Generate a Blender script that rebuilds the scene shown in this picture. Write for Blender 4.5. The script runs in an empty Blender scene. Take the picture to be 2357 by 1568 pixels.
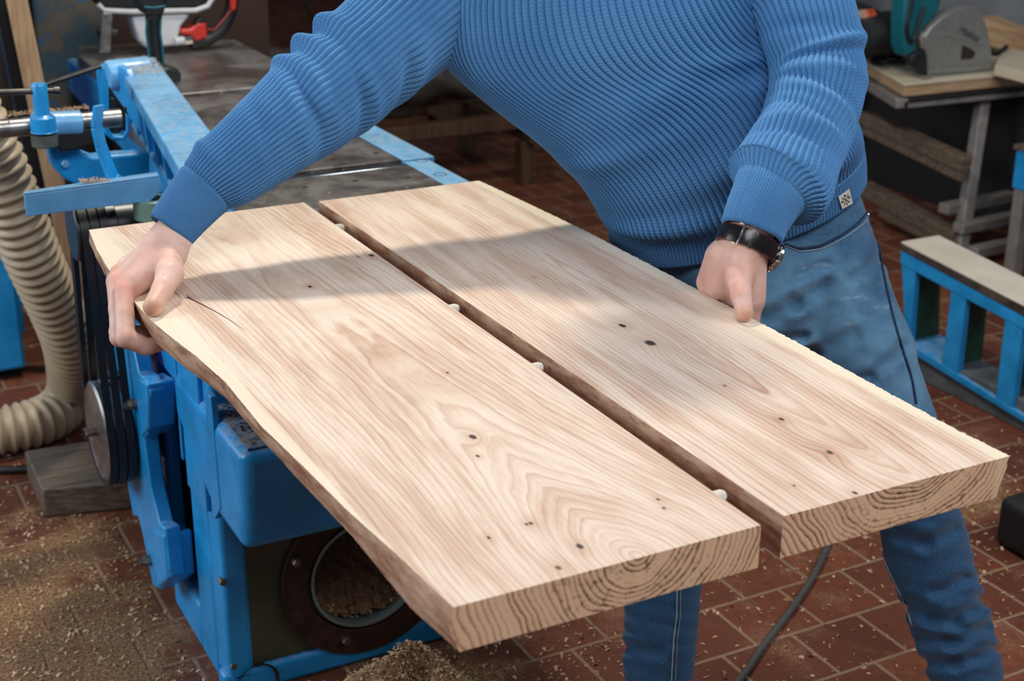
import bpy, math, random
import numpy as np
from mathutils import Vector, Matrix
from mathutils.bvhtree import BVHTree

PI = math.pi
rng = np.random.default_rng(7)
random.seed(7)
SC = bpy.context.scene
COL = SC.collection

# ------------------------------------------------------------------ camera
W_, H_ = 2357, 1568
FPX = 3380.0
PIT, ROLL, YAW = math.radians(21.2), math.radians(.4), math.radians(27.8)
CAM = np.array([0, 0, 1.6])
fh = np.array([math.sin(YAW), math.cos(YAW), 0.]); rt = np.array([math.cos(YAW), -math.sin(YAW), 0.]); up = np.array([0, 0, 1.])
fw = fh * math.cos(PIT) - up * math.sin(PIT)
cu = fh * math.sin(PIT) + up * math.cos(PIT)
cR, sR = math.cos(ROLL), math.sin(ROLL)
cam_x = cR * rt + sR * cu          # image right
cam_y = -sR * rt + cR * cu         # image up
cd = bpy.data.cameras.new('camera'); cam = bpy.data.objects.new('camera', cd); COL.objects.link(cam)
M = Matrix.Identity(4)
for i in range(3):
    M[i][0] = cam_x[i]; M[i][1] = cam_y[i]; M[i][2] = -fw[i]; M[i][3] = CAM[i]
cam.matrix_world = M
cd.sensor_width = 36; cd.lens = FPX / W_ * 36; cd.clip_start = .05; cd.clip_end = 60
cd.dof.use_dof = True; cd.dof.focus_distance = 2.02; cd.dof.aperture_fstop = 6.0
SC.camera = cam

# ------------------------------------------------------------------ world, lights, exposure
wd = bpy.data.worlds.new('world'); SC.world = wd; wd.use_nodes = True
bg = wd.node_tree.nodes['Background']; bg.inputs[0].default_value = (.62, .76, 1.0, 1); bg.inputs[1].default_value = .12
SC.view_settings.view_transform = 'Standard'; SC.view_settings.look = 'None'
SC.view_settings.exposure = -0.13; SC.view_settings.gamma = 1; SC.view_settings.use_curve_mapping = False


def area(name, loc, target, sx, sy, power, col):
    l = bpy.data.lights.new(name, 'AREA'); l.shape = 'RECTANGLE'; l.size = sx; l.size_y = sy; l.energy = power; l.color = col
    o = bpy.data.objects.new(name, l); COL.objects.link(o); o.location = loc
    o.rotation_euler = (Vector(target) - Vector(loc)).to_track_quat('-Z', 'Y').to_euler()
    return o


area('window_light_left', (-3.2, 2.7, 2.7), (.6, 2.2, .6), 2.2, 1.6, 118, (.88, .95, 1.0))
area('window_light_far_left', (-3.6, 6.2, 1.9), (.8, 2.8, .6), 2.6, 2.0, 62, (.86, .94, 1.0))
area('skylight_front', (.6, -1.1, 4.0), (.9, 1.8, .8), 2.6, 1.4, 98, (.95, .97, 1.0))
area('window_light_right', (3.5, -.2, 3.5), (1.7, 2.0, .8), 1.4, 1.2, 58, (.93, .97, 1.0))
area('ceiling_lamp_light', (1.20, 3.12, 3.2), (.9, 2.1, .88), .34, .16, 56, (1.0, .94, .78))


# ------------------------------------------------------------------ pixel helpers (points in the place seen at a pixel of the photograph)
def ray(x, y):
    a = (x - W_ / 2) / FPX; b = -(y - H_ / 2) / FPX
    a, b = cR * a - sR * b, sR * a + cR * b
    return fw + a * rt + b * cu


def D(x, y, d): return CAM + ray(x, y) * d
def PZ(x, y, z=0): r = ray(x, y); return CAM + r * ((z - CAM[2]) / r[2])
def PX(x, y, v): r = ray(x, y); return CAM + r * ((v - CAM[0]) / r[0])
def PY(x, y, v): r = ray(x, y); return CAM + r * ((v - CAM[1]) / r[1])


# ------------------------------------------------------------------ objects
def tag(o, label=None, cat=None, group=None, kind=None):
    if label: o['label'] = label
    if cat: o['category'] = cat
    if group: o['group'] = group
    if kind: o['kind'] = kind
    return o


def thing(name, label, cat, loc, group=None):
    o = bpy.data.objects.new(name, None); COL.objects.link(o); o.location = tuple(float(v) for v in loc); o.empty_display_size = .05
    bpy.context.view_layer.update()
    return tag(o, label, cat, group)


def wloc(o):
    v = Vector((0, 0, 0))
    while o is not None:
        v += Vector(o.location); o = o.parent
    return v


class MB:
    """collects shapes into one mesh, in world coordinates"""
    def __init__(s): s.v = []; s.f = []; s.n = 0
    def add(s, V, F):
        V = np.asarray(V, float).reshape(-1, 3); s.v.append(V)
        s.f += [tuple(int(i) + s.n for i in f) for f in F]; s.n += len(V); return s
    def box(s, a, b):
        (x0, y0, z0), (x1, y1, z1) = a, b
        V = [(x0, y0, z0), (x1, y0, z0), (x1, y1, z0), (x0, y1, z0), (x0, y0, z1), (x1, y0, z1), (x1, y1, z1), (x0, y1, z1)]
        return s.add(V, [(0, 3, 2, 1), (4, 5, 6, 7), (0, 1, 5, 4), (1, 2, 6, 5), (2, 3, 7, 6), (3, 0, 4, 7)])
    def bar(s, p, q, w, t, upv=(0, 0, 1)):
        p, q = np.array(p, float), np.array(q, float); d = q - p; d /= np.linalg.norm(d)
        a = np.cross(d, upv); a /= np.linalg.norm(a); b = np.cross(a, d)
        V = [e + sx * a * w / 2 + sy * b * t / 2 for e in (p, q) for sx, sy in ((-1, -1), (1, -1), (1, 1), (-1, 1))]
        return s.add(V, [(0, 1, 2, 3), (7, 6, 5, 4), (0, 4, 5, 1), (1, 5, 6, 2), (2, 6, 7, 3), (3, 7, 4, 0)])
    def prism(s, poly, vec):
        P = np.array(poly, float); v = np.array(vec, float); n = len(P)
        nr = sum(np.cross(P[i] - P[0], P[(i + 1) % n] - P[0]) for i in range(1, n - 1))
        if nr @ v > 0: P = P[::-1]
        return s.add(np.vstack([P, P + v]), [tuple(range(n)), tuple(range(2 * n - 1, n - 1, -1))] + [(i, i + n, (i + 1) % n + n, (i + 1) % n) for i in range(n)])
    def tube(s, pts, r, n=12, caps=True, closed=False):
        P = np.array(pts, float); m = len(P); R = np.broadcast_to(np.array(r, float), (m,))
        T = np.gradient(P, axis=0) if not closed else np.roll(P, -1, 0) - np.roll(P, 1, 0)
        T /= np.linalg.norm(T, axis=1)[:, None] + 1e-12
        a = np.cross(T[0], (0, 0, 1.)); 
        if np.linalg.norm(a) < .1: a = np.cross(T[0], (0, 1., 0))
        a /= np.linalg.norm(a); V = []
        th = np.arange(n) * 2 * PI / n
        for i in range(m):
            a = a - T[i] * (a @ T[i]); a /= np.linalg.norm(a); b = np.cross(T[i], a)
            V.append(P[i] + R[i] * (np.cos(th)[:, None] * a + np.sin(th)[:, None] * b))
        V = np.vstack(V); F = []
        for i in range(m if closed else m - 1):
            j = (i + 1) % m
            F += [(i * n + k, i * n + (k + 1) % n, j * n + (k + 1) % n, j * n + k) for k in range(n)]
        if caps and not closed: F += [tuple(range(n - 1, -1, -1)), tuple((m - 1) * n + k for k in range(n))]
        return s.add(V, F)
    def cyl(s, p, q, r, n=24, r2=None):
        p, q = np.array(p, float), np.array(q, float)
        return s.tube([p, q], [r, r if r2 is None else r2], n)
    def lathe(s, o, ax, prof, n=32):
        """prof: list of (distance along axis, radius)"""
        o = np.array(o, float); ax = np.array(ax, float); ax /= np.linalg.norm(ax)
        a = np.cross(ax, (0, 0, 1.)) if abs(ax[2]) < .9 else np.cross(ax, (1., 0, 0)); a /= np.linalg.norm(a); b = np.cross(ax, a)
        th = np.arange(n) * 2 * PI / n; c = np.cos(th)[:, None] * a + np.sin(th)[:, None] * b
        V = np.vstack([o + ax * h + r * c for h, r in prof]); F = []
        for i in range(len(prof) - 1):
            F += [(i * n + k, i * n + (k + 1) % n, (i + 1) * n + (k + 1) % n, (i + 1) * n + k) for k in range(n)]
        return s.add(V, F)
    def ball(s, c, r, n=12, m=8):
        r = np.broadcast_to(np.array(r, float), (3,)); V = []
        for i in range(m + 1):
            ph = PI * i / m
            for k in range(n):
                t = 2 * PI * k / n; V.append((c[0] + r[0] * math.sin(ph) * math.cos(t), c[1] + r[1] * math.sin(ph) * math.sin(t), c[2] + r[2] * math.cos(ph)))
        return s.add(V, [(i * n + k, (i + 1) * n + k, (i + 1) * n + (k + 1) % n, i * n + (k + 1) % n) for i in range(m) for k in range(n)])
    def build(s, name, mat, parent=None, bevel=0, seg=2, ang=35, smooth=True):
        V = np.vstack(s.v)
        if parent is not None: V = V - np.array(wloc(parent))
        me = bpy.data.meshes.new(name); me.from_pydata(V.tolist(), [], s.f); me.validate()
        if mat: me.materials.append(mat)
        if smooth:
            me.shade_smooth()
            me.set_sharp_from_angle(angle=math.radians(ang))
        o = bpy.data.objects.new(name, me); COL.objects.link(o)
        if parent is not None: o.parent = parent
        else:
            # origin at the base of the thing
            lo = V.min(0); hi = V.max(0); c = np.array([(lo[0] + hi[0]) / 2, (lo[1] + hi[1]) / 2, lo[2]])
            me.transform(Matrix.Translation(Vector(-c))); o.location = tuple(c)
        if bevel:
            b = o.modifiers.new('bevel', 'BEVEL'); b.width = bevel; b.segments = seg; b.limit_method = 'ANGLE'; b.angle_limit = math.radians(40); b.harden_normals = False
        return o


def gridmesh(name, V, quads, mat, parent=None, uv=None, col=None):
    """fast mesh from numpy arrays"""
    V = np.asarray(V, np.float32)
    if parent is not None: V = V - np.array(wloc(parent), np.float32)
    me = bpy.data.meshes.new(name); nq = len(quads)
    me.vertices.add(len(V)); me.vertices.foreach_set('co', V.ravel())
    me.loops.add(nq * 4); me.loops.foreach_set('vertex_index', np.asarray(quads, np.int32).ravel())
    me.polygons.add(nq); me.polygons.foreach_set('loop_start', np.arange(nq, dtype=np.int32) * 4)
    if uv is not None:
        l = me.uv_layers.new(name='uv'); l.data.foreach_set('uv', np.asarray(uv, np.float32).ravel())
    me.update(calc_edges=True)
    if col is not None:
        a = me.attributes.new('tint', 'FLOAT_VECTOR', 'POINT'); a.data.foreach_set('vector', np.asarray(col, np.float32).ravel())
    me.materials.append(mat); me.shade_smooth()
    o = bpy.data.objects.new(name, me); COL.objects.link(o)
    if parent is not None: o.parent = parent
    return o


# ------------------------------------------------------------------ material language
class E_:
    def __init__(s, t, sock): s.t = t; s.s = sock
    def _m(s, op, *o):
        n = s.t.nodes.new('ShaderNodeMath'); n.operation = op
        for i, x in enumerate((s,) + o):
            if isinstance(x, E_): s.t.links.new(x.s, n.inputs[i])
            else: n.inputs[i].default_value = x
        return E_(s.t, n.outputs[0])
    def __add__(s, o): return s._m('ADD', o)
    __radd__ = __add__
    def __sub__(s, o): return s._m('SUBTRACT', o)
    def __rsub__(s, o): return (s * -1) + o
    def __mul__(s, o): return s._m('MULTIPLY', o)
    __rmul__ = __mul__
    def __truediv__(s, o): return s._m('DIVIDE', o)
    def sin(s): return s._m('SINE')
    def abs(s): return s._m('ABSOLUTE')
    def sqrt(s): return s._m('SQRT')
    def exp(s): return s._m('EXPONENT')
    def fract(s): return s._m('FRACT')
    def pow(s, p): return s._m('POWER', p)
    def min(s, o): return s._m('MINIMUM', o)
    def max(s, o): return s._m('MAXIMUM', o)
    def lt(s, o): return s._m('LESS_THAN', o)
    def gt(s, o): return s._m('GREATER_THAN', o)
    def step(s, a, b):  # smoothstep
        n = s.t.nodes.new('ShaderNodeMapRange'); n.interpolation_type = 'SMOOTHSTEP'
        s.t.links.new(s.s, n.inputs[0]); n.inputs[1].default_value = a; n.inputs[2].default_value = b
        return E_(s.t, n.outputs[0])


class Mat:
    def __init__(s, name):
        s.m = bpy.data.materials.new(name); s.m.use_nodes = True; s.t = s.m.node_tree
        s.b = s.t.nodes['Principled BSDF']
    def N(s, typ, **k): 
        n = s.t.nodes.new('ShaderNode' + typ)
        for a, v in k.items(): setattr(n, a, v)
        return n
    def L(s, a, b): s.t.links.new(a.s if isinstance(a, E_) else a, b)
    def coord(s, kind='Object'): return s.N('TexCoord').outputs[kind]
    def xyz(s, c):
        n = s.N('SeparateXYZ'); s.L(c, n.inputs[0]); return [E_(s.t, o) for o in n.outputs]
    def vec(s, x, y, z=0.):
        n = s.N('CombineXYZ')
        for i, v in enumerate((x, y, z)):
            if isinstance(v, E_): s.L(v, n.inputs[i])
            else: n.inputs[i].default_value = v
        return n.outputs[0]
    def map(s, c, sc=(1, 1, 1), rot=(0, 0, 0), loc=(0, 0, 0)):
        n = s.N('Mapping'); s.L(c, n.inputs[0]); n.inputs['Scale'].default_value = sc; n.inputs['Rotation'].default_value = rot; n.inputs['Location'].default_value = loc
        return n.outputs[0]
    def noise(s, c, scale, detail=3, rough=.55, dist=0.):
        n = s.N('TexNoise'); s.L(c, n.inputs['Vector']); n.inputs['Scale'].default_value = scale; n.inputs['Detail'].default_value = detail
        n.inputs['Roughness'].default_value = rough; n.inputs['Distortion'].default_value = dist
        return E_(s.t, n.outputs['Fac'])
    def vor(s, c, scale, feat='F1', out='Distance'):
        n = s.N('TexVoronoi', feature=feat); s.L(c, n.inputs['Vector']); n.inputs['Scale'].default_value = scale
        return E_(s.t, n.outputs[out])
    def mix(s, f, a, b, mode='MIX'):
        n = s.N('Mix', data_type='RGBA', blend_type=mode); n.clamp_factor = True
        for i, x in ((0, f), (6, a), (7, b)):
            if isinstance(x, E_): s.L(x, n.inputs[i])
            elif isinstance(x, bpy.types.NodeSocket): s.L(x, n.inputs[i])
            elif i == 0: n.inputs[i].default_value = x
            else: n.inputs[i].default_value = (*x, 1)
        return n.outputs[2]
    def bump(s, h, strength=.5, dist=.001, nrm=None):
        n = s.N('Bump'); s.L(h, n.inputs['Height']); n.inputs['Strength'].default_value = strength; n.inputs['Distance'].default_value = dist
        if nrm is not None: s.L(nrm, n.inputs['Normal'])
        s.L(n.outputs[0], s.b.inputs['Normal']); return n.outputs[0]
    def set(s, col=None, rough=None, metal=None, **k):
        for key, v in (('Base Color', col), ('Roughness', rough), ('Metallic', metal)) + tuple(k.items()):
            if v is None: continue
            i = s.b.inputs[key]
            if isinstance(v, (E_, bpy.types.NodeSocket)): s.L(v, i)
            elif isinstance(v, (tuple, list)): i.default_value = (*v, 1) if len(v) == 3 and len(i.default_value) == 4 else v
            else: i.default_value = v
        return s


def lin(r, g, b):
    f = lambda c: (c / 255) / 12.92 if c / 255 <= .04045 else ((c / 255 + .055) / 1.055) ** 2.4
    return (f(r), f(g), f(b))


def plain(name, col, rough=.6, metal=0., var=.25, scale=30, bump=0.):
    m = Mat(name); c = m.coord(); n = m.noise(c, scale, 4)
    m.set(m.mix(n.step(.3, .75), tuple(x * (1 - var) for x in col), tuple(min(1, x * (1 + var)) for x in col)), rough, metal)
    if bump: m.bump(n, .5, bump)
    return m.m


def paint(name, col, worn=(.10, .09, .08), dust=.35, rough=.27, wear=.66):
    """old enamel paint: uneven colour, chips showing metal, film of dust on upward faces"""
    m = Mat(name); c = m.coord()
    n1 = m.noise(c, 9, 4); n2 = m.noise(c, 60, 5, .65); n3 = m.noise(c, 22, 6, .7)
    base = m.mix(n1.step(.3, .7), tuple(x * .82 for x in col), tuple(min(1, x * 1.12 + .01) for x in col))
    base = m.mix((n3.step(wear, wear + .03)), base, worn)
    g = m.N('NewGeometry'); z = m.xyz(g.outputs['Normal'])[2]
    up_ = z.step(.45, .95) * n2.step(.35, .62) * dust
    base = m.mix(up_, base, (.52, .47, .42))
    m.set(base, n2 * .25 + (rough - .1)); m.bump(n2 + n1, .25, .0015)
    return m.m


M_BLUE = paint('machine_blue_paint', (.009, .300, .70))
M_BLUE_DIRTY = paint('oily_blue_paint', (.016, .10, .22), dust=.5, wear=.52)
M_GREEN = paint('olive_green_paint', (.060, .068, .040), dust=.2, wear=.70)
M_PALEGREEN = paint('pale_green_paint', (.17, .30, .24), dust=.3)
M_BLACK = plain('black_rubber', (.012, .012, .013), .45)
M_DARK = plain('dark_part_and_recess_shade', (.008, .008, .009), .7)  # dark parts, also the painted shade inside the pedestal recess
M_BLACKSTEEL = plain('dark_oiled_steel', (.085, .075, .068), .35, .8, .2, 40)
M_STEEL = plain('worn_steel', (.34, .33, .32), .32, .9, .3, 40)
M_BOLT = plain('dull_bolt_steel', (.20, .17, .15), .45, .8, .3, 60)
M_RUST = plain('rusty_flange', (.055, .022, .014), .7, .2, .4, 30, .001)
M_CHROME = plain('polished_steel', (.75, .74, .72), .12, 1., .05)
M_WHITE = plain('white_plastic', (.62, .63, .66), .35, 0, .06)
M_RED = plain('red_plastic', (.58, .035, .025), .35, 0, .1)
M_TEAL = plain('teal_plastic', (.005, .14, .18), .4, 0, .1)
M_BPLAST = plain('black_plastic', (.012, .014, .017), .42, 0, .2)
M_ALU = plain('cast_aluminium', (.34, .34, .32), .42, .55, .1, 50)
M_GREYMETAL = plain('grey_painted_metal', (.26, .235, .22), .55, .2, .15, 20)
M_DKWOOD = plain('dark_brown_board', (.035, .016, .009), .6, 0, .4, 3)


def wood_simple(name, a, b, axis=1, scale=18, rough=.6):
    m = Mat(name); c = m.coord(); s = [scale * 6] * 3; s[axis] = scale * .25
    n = m.noise(m.map(c, tuple(s)), 1, 4, .6, .3)
    m.set(m.mix(n.step(.3, .7), a, b), rough); m.bump(n, .3, .001); return m.m


M_PINE = wood_simple('pine_timber', (.42, .24, .12), (.60, .40, .23))
M_PINEX = wood_simple('pine_timber_across', (.40, .24, .13), (.58, .39, .24), 0)
M_PINEZ = wood_simple('pine_timber_upright', (.36, .21, .11), (.52, .35, .20), 2)
M_PLY = plain('pale_plywood', (.66, .57, .42), .55, 0, .06, 8)
M_OLDWOOD = wood_simple('grey_old_timber', (.07, .05, .035), (.19, .14, .10), 0)
M_BROWNWOOD = wood_simple('brown_timber', (.045, .020, .009), (.10, .048, .022), 2)

# cast iron table with smears and rust bloom
m = Mat('cast_iron_table'); c = m.coord(); n1 = m.noise(c, 5, 4, .6, .6); n2 = m.noise(m.map(c, (60, 3, 60)), 1, 3); n3 = m.noise(c, 28, 5, .7)
m.set(m.mix(n1.step(.35, .7), m.mix(n3.step(.45, .65), (.16, .13, .115), (.25, .215, .19)), (.48, .45, .43)), n1 * .25 + n3 * .2 + .14, .75)
m.bump(n2, .15, .0006); M_IRON = m.m

# sawdust and wood chips
m = Mat('sawdust'); c = m.coord(); n = m.noise(c, 220, 3, .7); n2 = m.noise(c, 12, 3)
m.set(m.mix(n.step(.3, .7), (.15, .070, .028), (.46, .27, .14)), .9); m.bump(n, .9, .004); M_SAW = m.m
m = Mat('wood_chips'); oi = m.N('NewGeometry'); r_ = E_(m.t, oi.outputs['Random Per Island'])
m.set(m.mix(r_, (.34, .19, .09), (.68, .48, .29)), .8); M_CHIP = m.m

# floor: red clay tiles, half-bond, light dirty joints, trodden-in sawdust
m = Mat('red_clay_tiles'); c = m.coord(); x, y, z = m.xyz(c)
TX, TY = .1665, .1525
row = ((y - 1.965) / TY); ri = row._m('FLOOR'); par = (ri * .5).fract() * 1.0
u = (x - 1.585) / TX + par; fu = u.fract(); fv = row.fract()
wob = m.noise(c, 30, 2) * .02
du = (fu - .5).abs(); dv = (fv - .5).abs()
joint = (du + wob).step(.478, .492).max((dv + wob).step(.476, .492))
cell = m.vec(u._m('FLOOR'), ri); wn = m.N('TexWhiteNoise'); m.L(cell, wn.inputs[0]); tr = E_(m.t, wn.outputs[0])
n1 = m.noise(c, 7, 5, .65); n2 = m.noise(c, 45, 5, .7); n3 = m.noise(c, 160, 3, .7); n4 = m.noise(c, 2.3, 4, .6)
tile = m.mix(tr, (.115, .030, .015), (.205, .060, .028))
tile = m.mix(n2.step(.38, .7) * .75, tile, (.085, .030, .020))
smear = n1.step(.5, .72) * n3.step(.38, .62)
tile = m.mix(smear * .55, tile, (.40, .25, .17))
tile = m.mix(joint * .8, tile, m.mix(n3, (.16, .09, .05), (.42, .29, .19)))
# sawdust trodden in around the machine and along the bench
e1 = (((x - .35) / .55).pow(2) + ((y - 2.75) / .75).pow(2)); e2 = ((x - 2.35) / .42).pow(2) + ((y - 2.45) / .5).pow(2)
e3 = ((x - .95) / .3).pow(2) + ((y - 2.05) / .35).pow(2)
near = (e1 * -1).exp().max((e2 * -1).exp() * .85).max((e3 * -1).exp())
dust = ((near + (n1 - .5) * 1.5 + (n2 - .5) * .6 + (n4 - .5) * .8).step(.58, .94)) * .85
tile = m.mix(dust, tile, m.mix(n3.step(.35, .65), (.10, .048, .020), (.40, .23, .11)))
rough = .42 + n2 * .3 + dust * .4
m.set(tile, rough, 0., **{'Specular IOR Level': .35})
m.bump((joint * -1.2 + n2 * .25 + n3 * .18 + dust * n3), .7, .003); M_FLOOR = m.m

M_WALL = plain('grey_plaster', (.20, .205, .22), .8, 0, .12, 6, .002)
M_WALLB = plain('brown_plaster', (.05, .035, .028), .85, 0, .2, 4, .002)
M_HOSE = Mat('ribbed_hose_plastic'); n = M_HOSE.noise(M_HOSE.coord(), 14, 4)
M_HOSE.set(M_HOSE.mix(n, (.34, .25, .155), (.55, .44, .30)), .42, **{'Subsurface Weight': .0}); M_HOSE = M_HOSE.m


def slab_mat(name, pith, twist, edge, side, knots, seed, crack=None, pitch=.0072):
    """sawn timber: growth rings around a wandering pith line, running along Y; object origin = slab centre bottom, offsets in world"""
    m = Mat(name); g = m.coord('Object'); x, y, z = m.xyz(g)
    warp = m.noise(m.map(g, (1, .10, 1), loc=(seed, 0, 0)), 8, 2, .5) - .5
    warp2 = m.noise(m.map(g, (1, .25, 1), loc=(seed, 3, 0)), 34, 3, .5) - .5
    px0, py0, pz0, dzy, dxy = pith
    dx = x - (px0 + 0.0) - (y - py0) * dxy
    dz = ((((y - py0) * (-1 / twist)).exp() * -1 + 1) * -dzy) + (z - pz0)
    r = (dx * dx + dz * dz * 1.7).sqrt() + warp * .052 + warp2 * .0085
    kcol = None; core = None
    for (kx, ky, ks, ka) in knots:
        ddx = (x - kx) / ks; ddy = (y - ky) / (ks * 1.7); q = ddx * ddx + ddy * ddy
        if ka > 0:
            gq = (q * -.10).exp(); r = r + gq * ka
        c_ = 1 - (q + (warp2 * 3)).step(.25, 1.1)
        core = c_ if core is None else core.max(c_)
        hal = (q * -.09).exp()
        kcol = hal if kcol is None else kcol.max(hal)
    ring = r / pitch
    vary = m.noise(m.vec(r * 55. + seed, y * .6, 0.), 1, 2, .6)
    fr = ring.fract(); saw = fr.pow(2.0) * (1 - fr.step(.84, 1.0)) * (vary.step(.2, .65) * .8 + .2)
    ring2 = ((r / .0042).fract()).pow(2)
    wide = m.noise(m.vec(r * 1.0 + seed, y * .10, 0.), 30, 4, .62)
    fib = m.noise(m.map(g, (420, 9, 420)), 1, 3, .6)
    fib2 = m.noise(m.map(g, (210, 1.1, 210), loc=(1, 2, seed)), 1, 3, .55)
    light, mid, dark = lin(230, 211, 194), lin(210, 180, 160), lin(165, 117, 92)
    f = saw * .50 + ring2 * .12 + wide.step(.36, .66) * .42 + (fib - .5) * .42 + (fib2 - .5) * .26 - .06
    col = m.mix(f.step(-.05, .50), light, mid); col = m.mix(f.step(.34, .92) * .72, col, dark)
    # sapwood along the waney edge
    s = (x - edge) * side + warp2 * .02 + warp * .02
    sap = 1 - s.step(.018, .027)
    col = m.mix(sap * .8, col, m.mix(fib2, lin(230, 213, 189), lin(240, 227, 207)))
    nrm = m.xyz(m.N('NewGeometry').outputs['Normal'])
    endf = nrm[1].abs().step(.7, .9)          # end grain is darker and warmer
    endc = m.mix((saw * 1.0 + (vary - .5) * .5 + (m.noise(m.map(g, (300, 300, 300)), 1, 2) - .5) * .5 + (wide - .5)).step(.0, .88), lin(232, 190, 154), lin(140, 86, 56))
    endn = m.noise(m.map(g, (90, 90, 90)), 1, 4, .7)
    endc = m.mix((endn + saw * .25).step(.54, .74) * (1 - ((dx * dx).sqrt()).step(.05, .15)) * .75, endc, lin(62, 38, 28))
    endc = m.mix(sap * .6, endc, lin(235, 208, 170))
    col = m.mix(endf, col, endc)
    sidef = nrm[0].abs().step(.35, .75)       # sides: bark residue on waney edge, planed brown on the joint
    sn = m.noise(m.map(g, (60, 14, 60)), 1, 5, .65)
    col = m.mix(sidef * (1 - endf), col, m.mix(sn.step(.35, .68), lin(208, 172, 144), lin(150, 104, 78)))
    top = nrm[2].step(.5, .8)
    col = m.mix(kcol * top * .30, col, lin(170, 116, 82))
    col = m.mix(core * top * .92, col, lin(38, 24, 20))
    if crack:
        (cx, cy), (ex, ey) = crack; L = math.hypot(ex - cx, ey - cy); tx, ty = (ex - cx) / L, (ey - cy) / L
        t = ((x - cx) * tx + (y - cy) * ty) / L; d = ((x - cx) * -ty + (y - cy) * tx + warp2 * .0 + ((t * 3.14).sin()) * -.004).abs()
        inside = t.gt(0.) * t.lt(1.)
        ck = inside * (1 - (d - (1 - t) * .0013).step(0., .0006))
        col = m.mix(ck * top, col, (.01, .006, .004))
        sm = (1 - (d * 1.0).step(.001, .010)) * (1 - (t + .06).abs().step(.02, .22)) * fib2.step(.4, .6)
        col = m.mix(sm * top * .8, col, lin(90, 60, 45))
    m.set(col, .62 - saw * .08, 0., **{'Specular IOR Level': .28}); m.bump(fib * .5 + saw * .4 + sn * sidef * 2.0, .35, .0012)
    return m.m

# ================================================================== SETTING
def struct(name, mb, mat): o = mb.build(name, mat); o['kind'] = 'structure'; return o


fl = MB().add([(-2.5, -1.5, 0), (4.75, -1.5, 0), (4.75, 11.5, 0), (-2.5, 11.5, 0)], [(0, 1, 2, 3)])
me = bpy.data.meshes.new('floor'); me.from_pydata([tuple(v) for v in fl.v[0]], [], fl.f); me.materials.append(M_FLOOR)
o = bpy.data.objects.new('floor', me); COL.objects.link(o); o['kind'] = 'structure'
struct('wall_right', MB().box((4.75, -1.5, 0), (4.87, 11.5, 3.2)), M_WALL)
struct('wall_back', MB().box((-2.5, 11.5, 0), (4.87, 11.62, 3.2)), M_WALLB)

# ================================================================== SLABS
ZT, ZB = .88, .83


lb_ = [PZ(*p, ZB) for p in [(225, 590), (262, 665), (300, 720), (365, 795), (430, 850), (480, 885), (530, 925), (583, 990), (648, 1060), (700, 1118), (811, 1235), (945, 1400), (1057, 1500)]]
lbp = lambda y: float(np.interp(y, [q[1] for q in lb_][::-1], [q[0] for q in lb_][::-1]))


def slab(name, label, xl, xr, y0, y1, wl, wr, mat, origin, seed, group):
    """xl, xr: functions y -> x of the top's left and right edge; wl, wr: waney (rough) left / right side"""
    r = np.random.default_rng(seed); n = 420; ys = np.linspace(y0, y1, n); k = 12
    base = np.array([math.sin(i * 1.7 + seed) for i in range(40)])
    def rough(y, j, amp):
        return amp * (math.sin(y * 23 + j * .5 + seed) * .5 + math.sin(y * 61 - j * .9) * .28 + math.sin(y * 140 + j * 1.9 + seed) * .16 + math.sin(y * 9 + j * .2) * .5)
    rows = []
    for y in ys:
        L = []
        for j in range(k + 1):          # left side from top to bottom
            t = j / k; x = xl(y); b = min(j, k - j)
            if wl: x = x * (1 - t) + lbp(y) * t + .004 * math.sin(PI * t) * -1 + rough(y, j, .0017) * min(1, b / 2) + r.normal() * .00015
            else: x += .0008 * (1 if j in (0, k) else 0)
            L.append((x, y, ZT - t * (ZT - ZB)))
        R = []
        for j in range(k + 1):          # right side from bottom to top
            t = 1 - j / k; x = xr(y); b = min(j, k - j)
            if wr: x += -.012 * t + rough(y, j, .0022) * min(1, b / 2) + r.normal() * .0004 + (.0005 * r.normal() if j == k else 0)
            else: x -= .0008 * (1 if j in (0, k) else 0)
            R.append((x, y, ZT - t * (ZT - ZB)))
        rows.append(L + R)
    V = np.array(rows); m_ = V.shape[1]
    F = []
    for i in range(n - 1):
        for j in range(m_):
            j2 = (j + 1) % m_
            F.append((i * m_ + j, i * m_ + j2, (i + 1) * m_ + j2, (i + 1) * m_ + j))
    # end caps as strips
    for i, fl_ in ((0, 0), (n - 1, 1)):
        for j in range(k):
            a, b = i * m_ + j, i * m_ + j + 1; c_, d_ = i * m_ + m_ - 2 - j, i * m_ + m_ - 1 - j
            F.append((a, d_, c_, b) if not fl_ else (a, b, c_, d_))
    V = V.reshape(-1, 3) - np.array(origin)
    me = bpy.data.meshes.new(name); me.from_pydata(V.tolist(), [], F); me.materials.append(mat); me.shade_smooth(); me.set_sharp_from_angle(angle=math.radians(42))
    o = bpy.data.objects.new(name, me); COL.objects.link(o); o.location = origin
    return tag(o, label, 'wooden slab', group)


lp = [(1.066, .501), (1.189, .493), (1.281, .485), (1.403, .480), (1.53, .473), (1.675, .476), (1.779, .468), (1.86, .458), (1.943, .450), (2.05, .449), (2.19, .451), (2.30, .458), (2.411, .471)]
rp = [(1.071, 1.202), (1.149, 1.199), (1.309, 1.203), (1.496, 1.209), (1.708, 1.211), (2.042, 1.213), (2.25, 1.205), (2.405, 1.197)]
ip = lambda P: (lambda y: float(np.interp(y, [a for a, b in P], [b for a, b in P])))
def loc2(p, o): q = PZ(*p, ZT); return (q[0] - o[0], q[1] - o[1])


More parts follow.
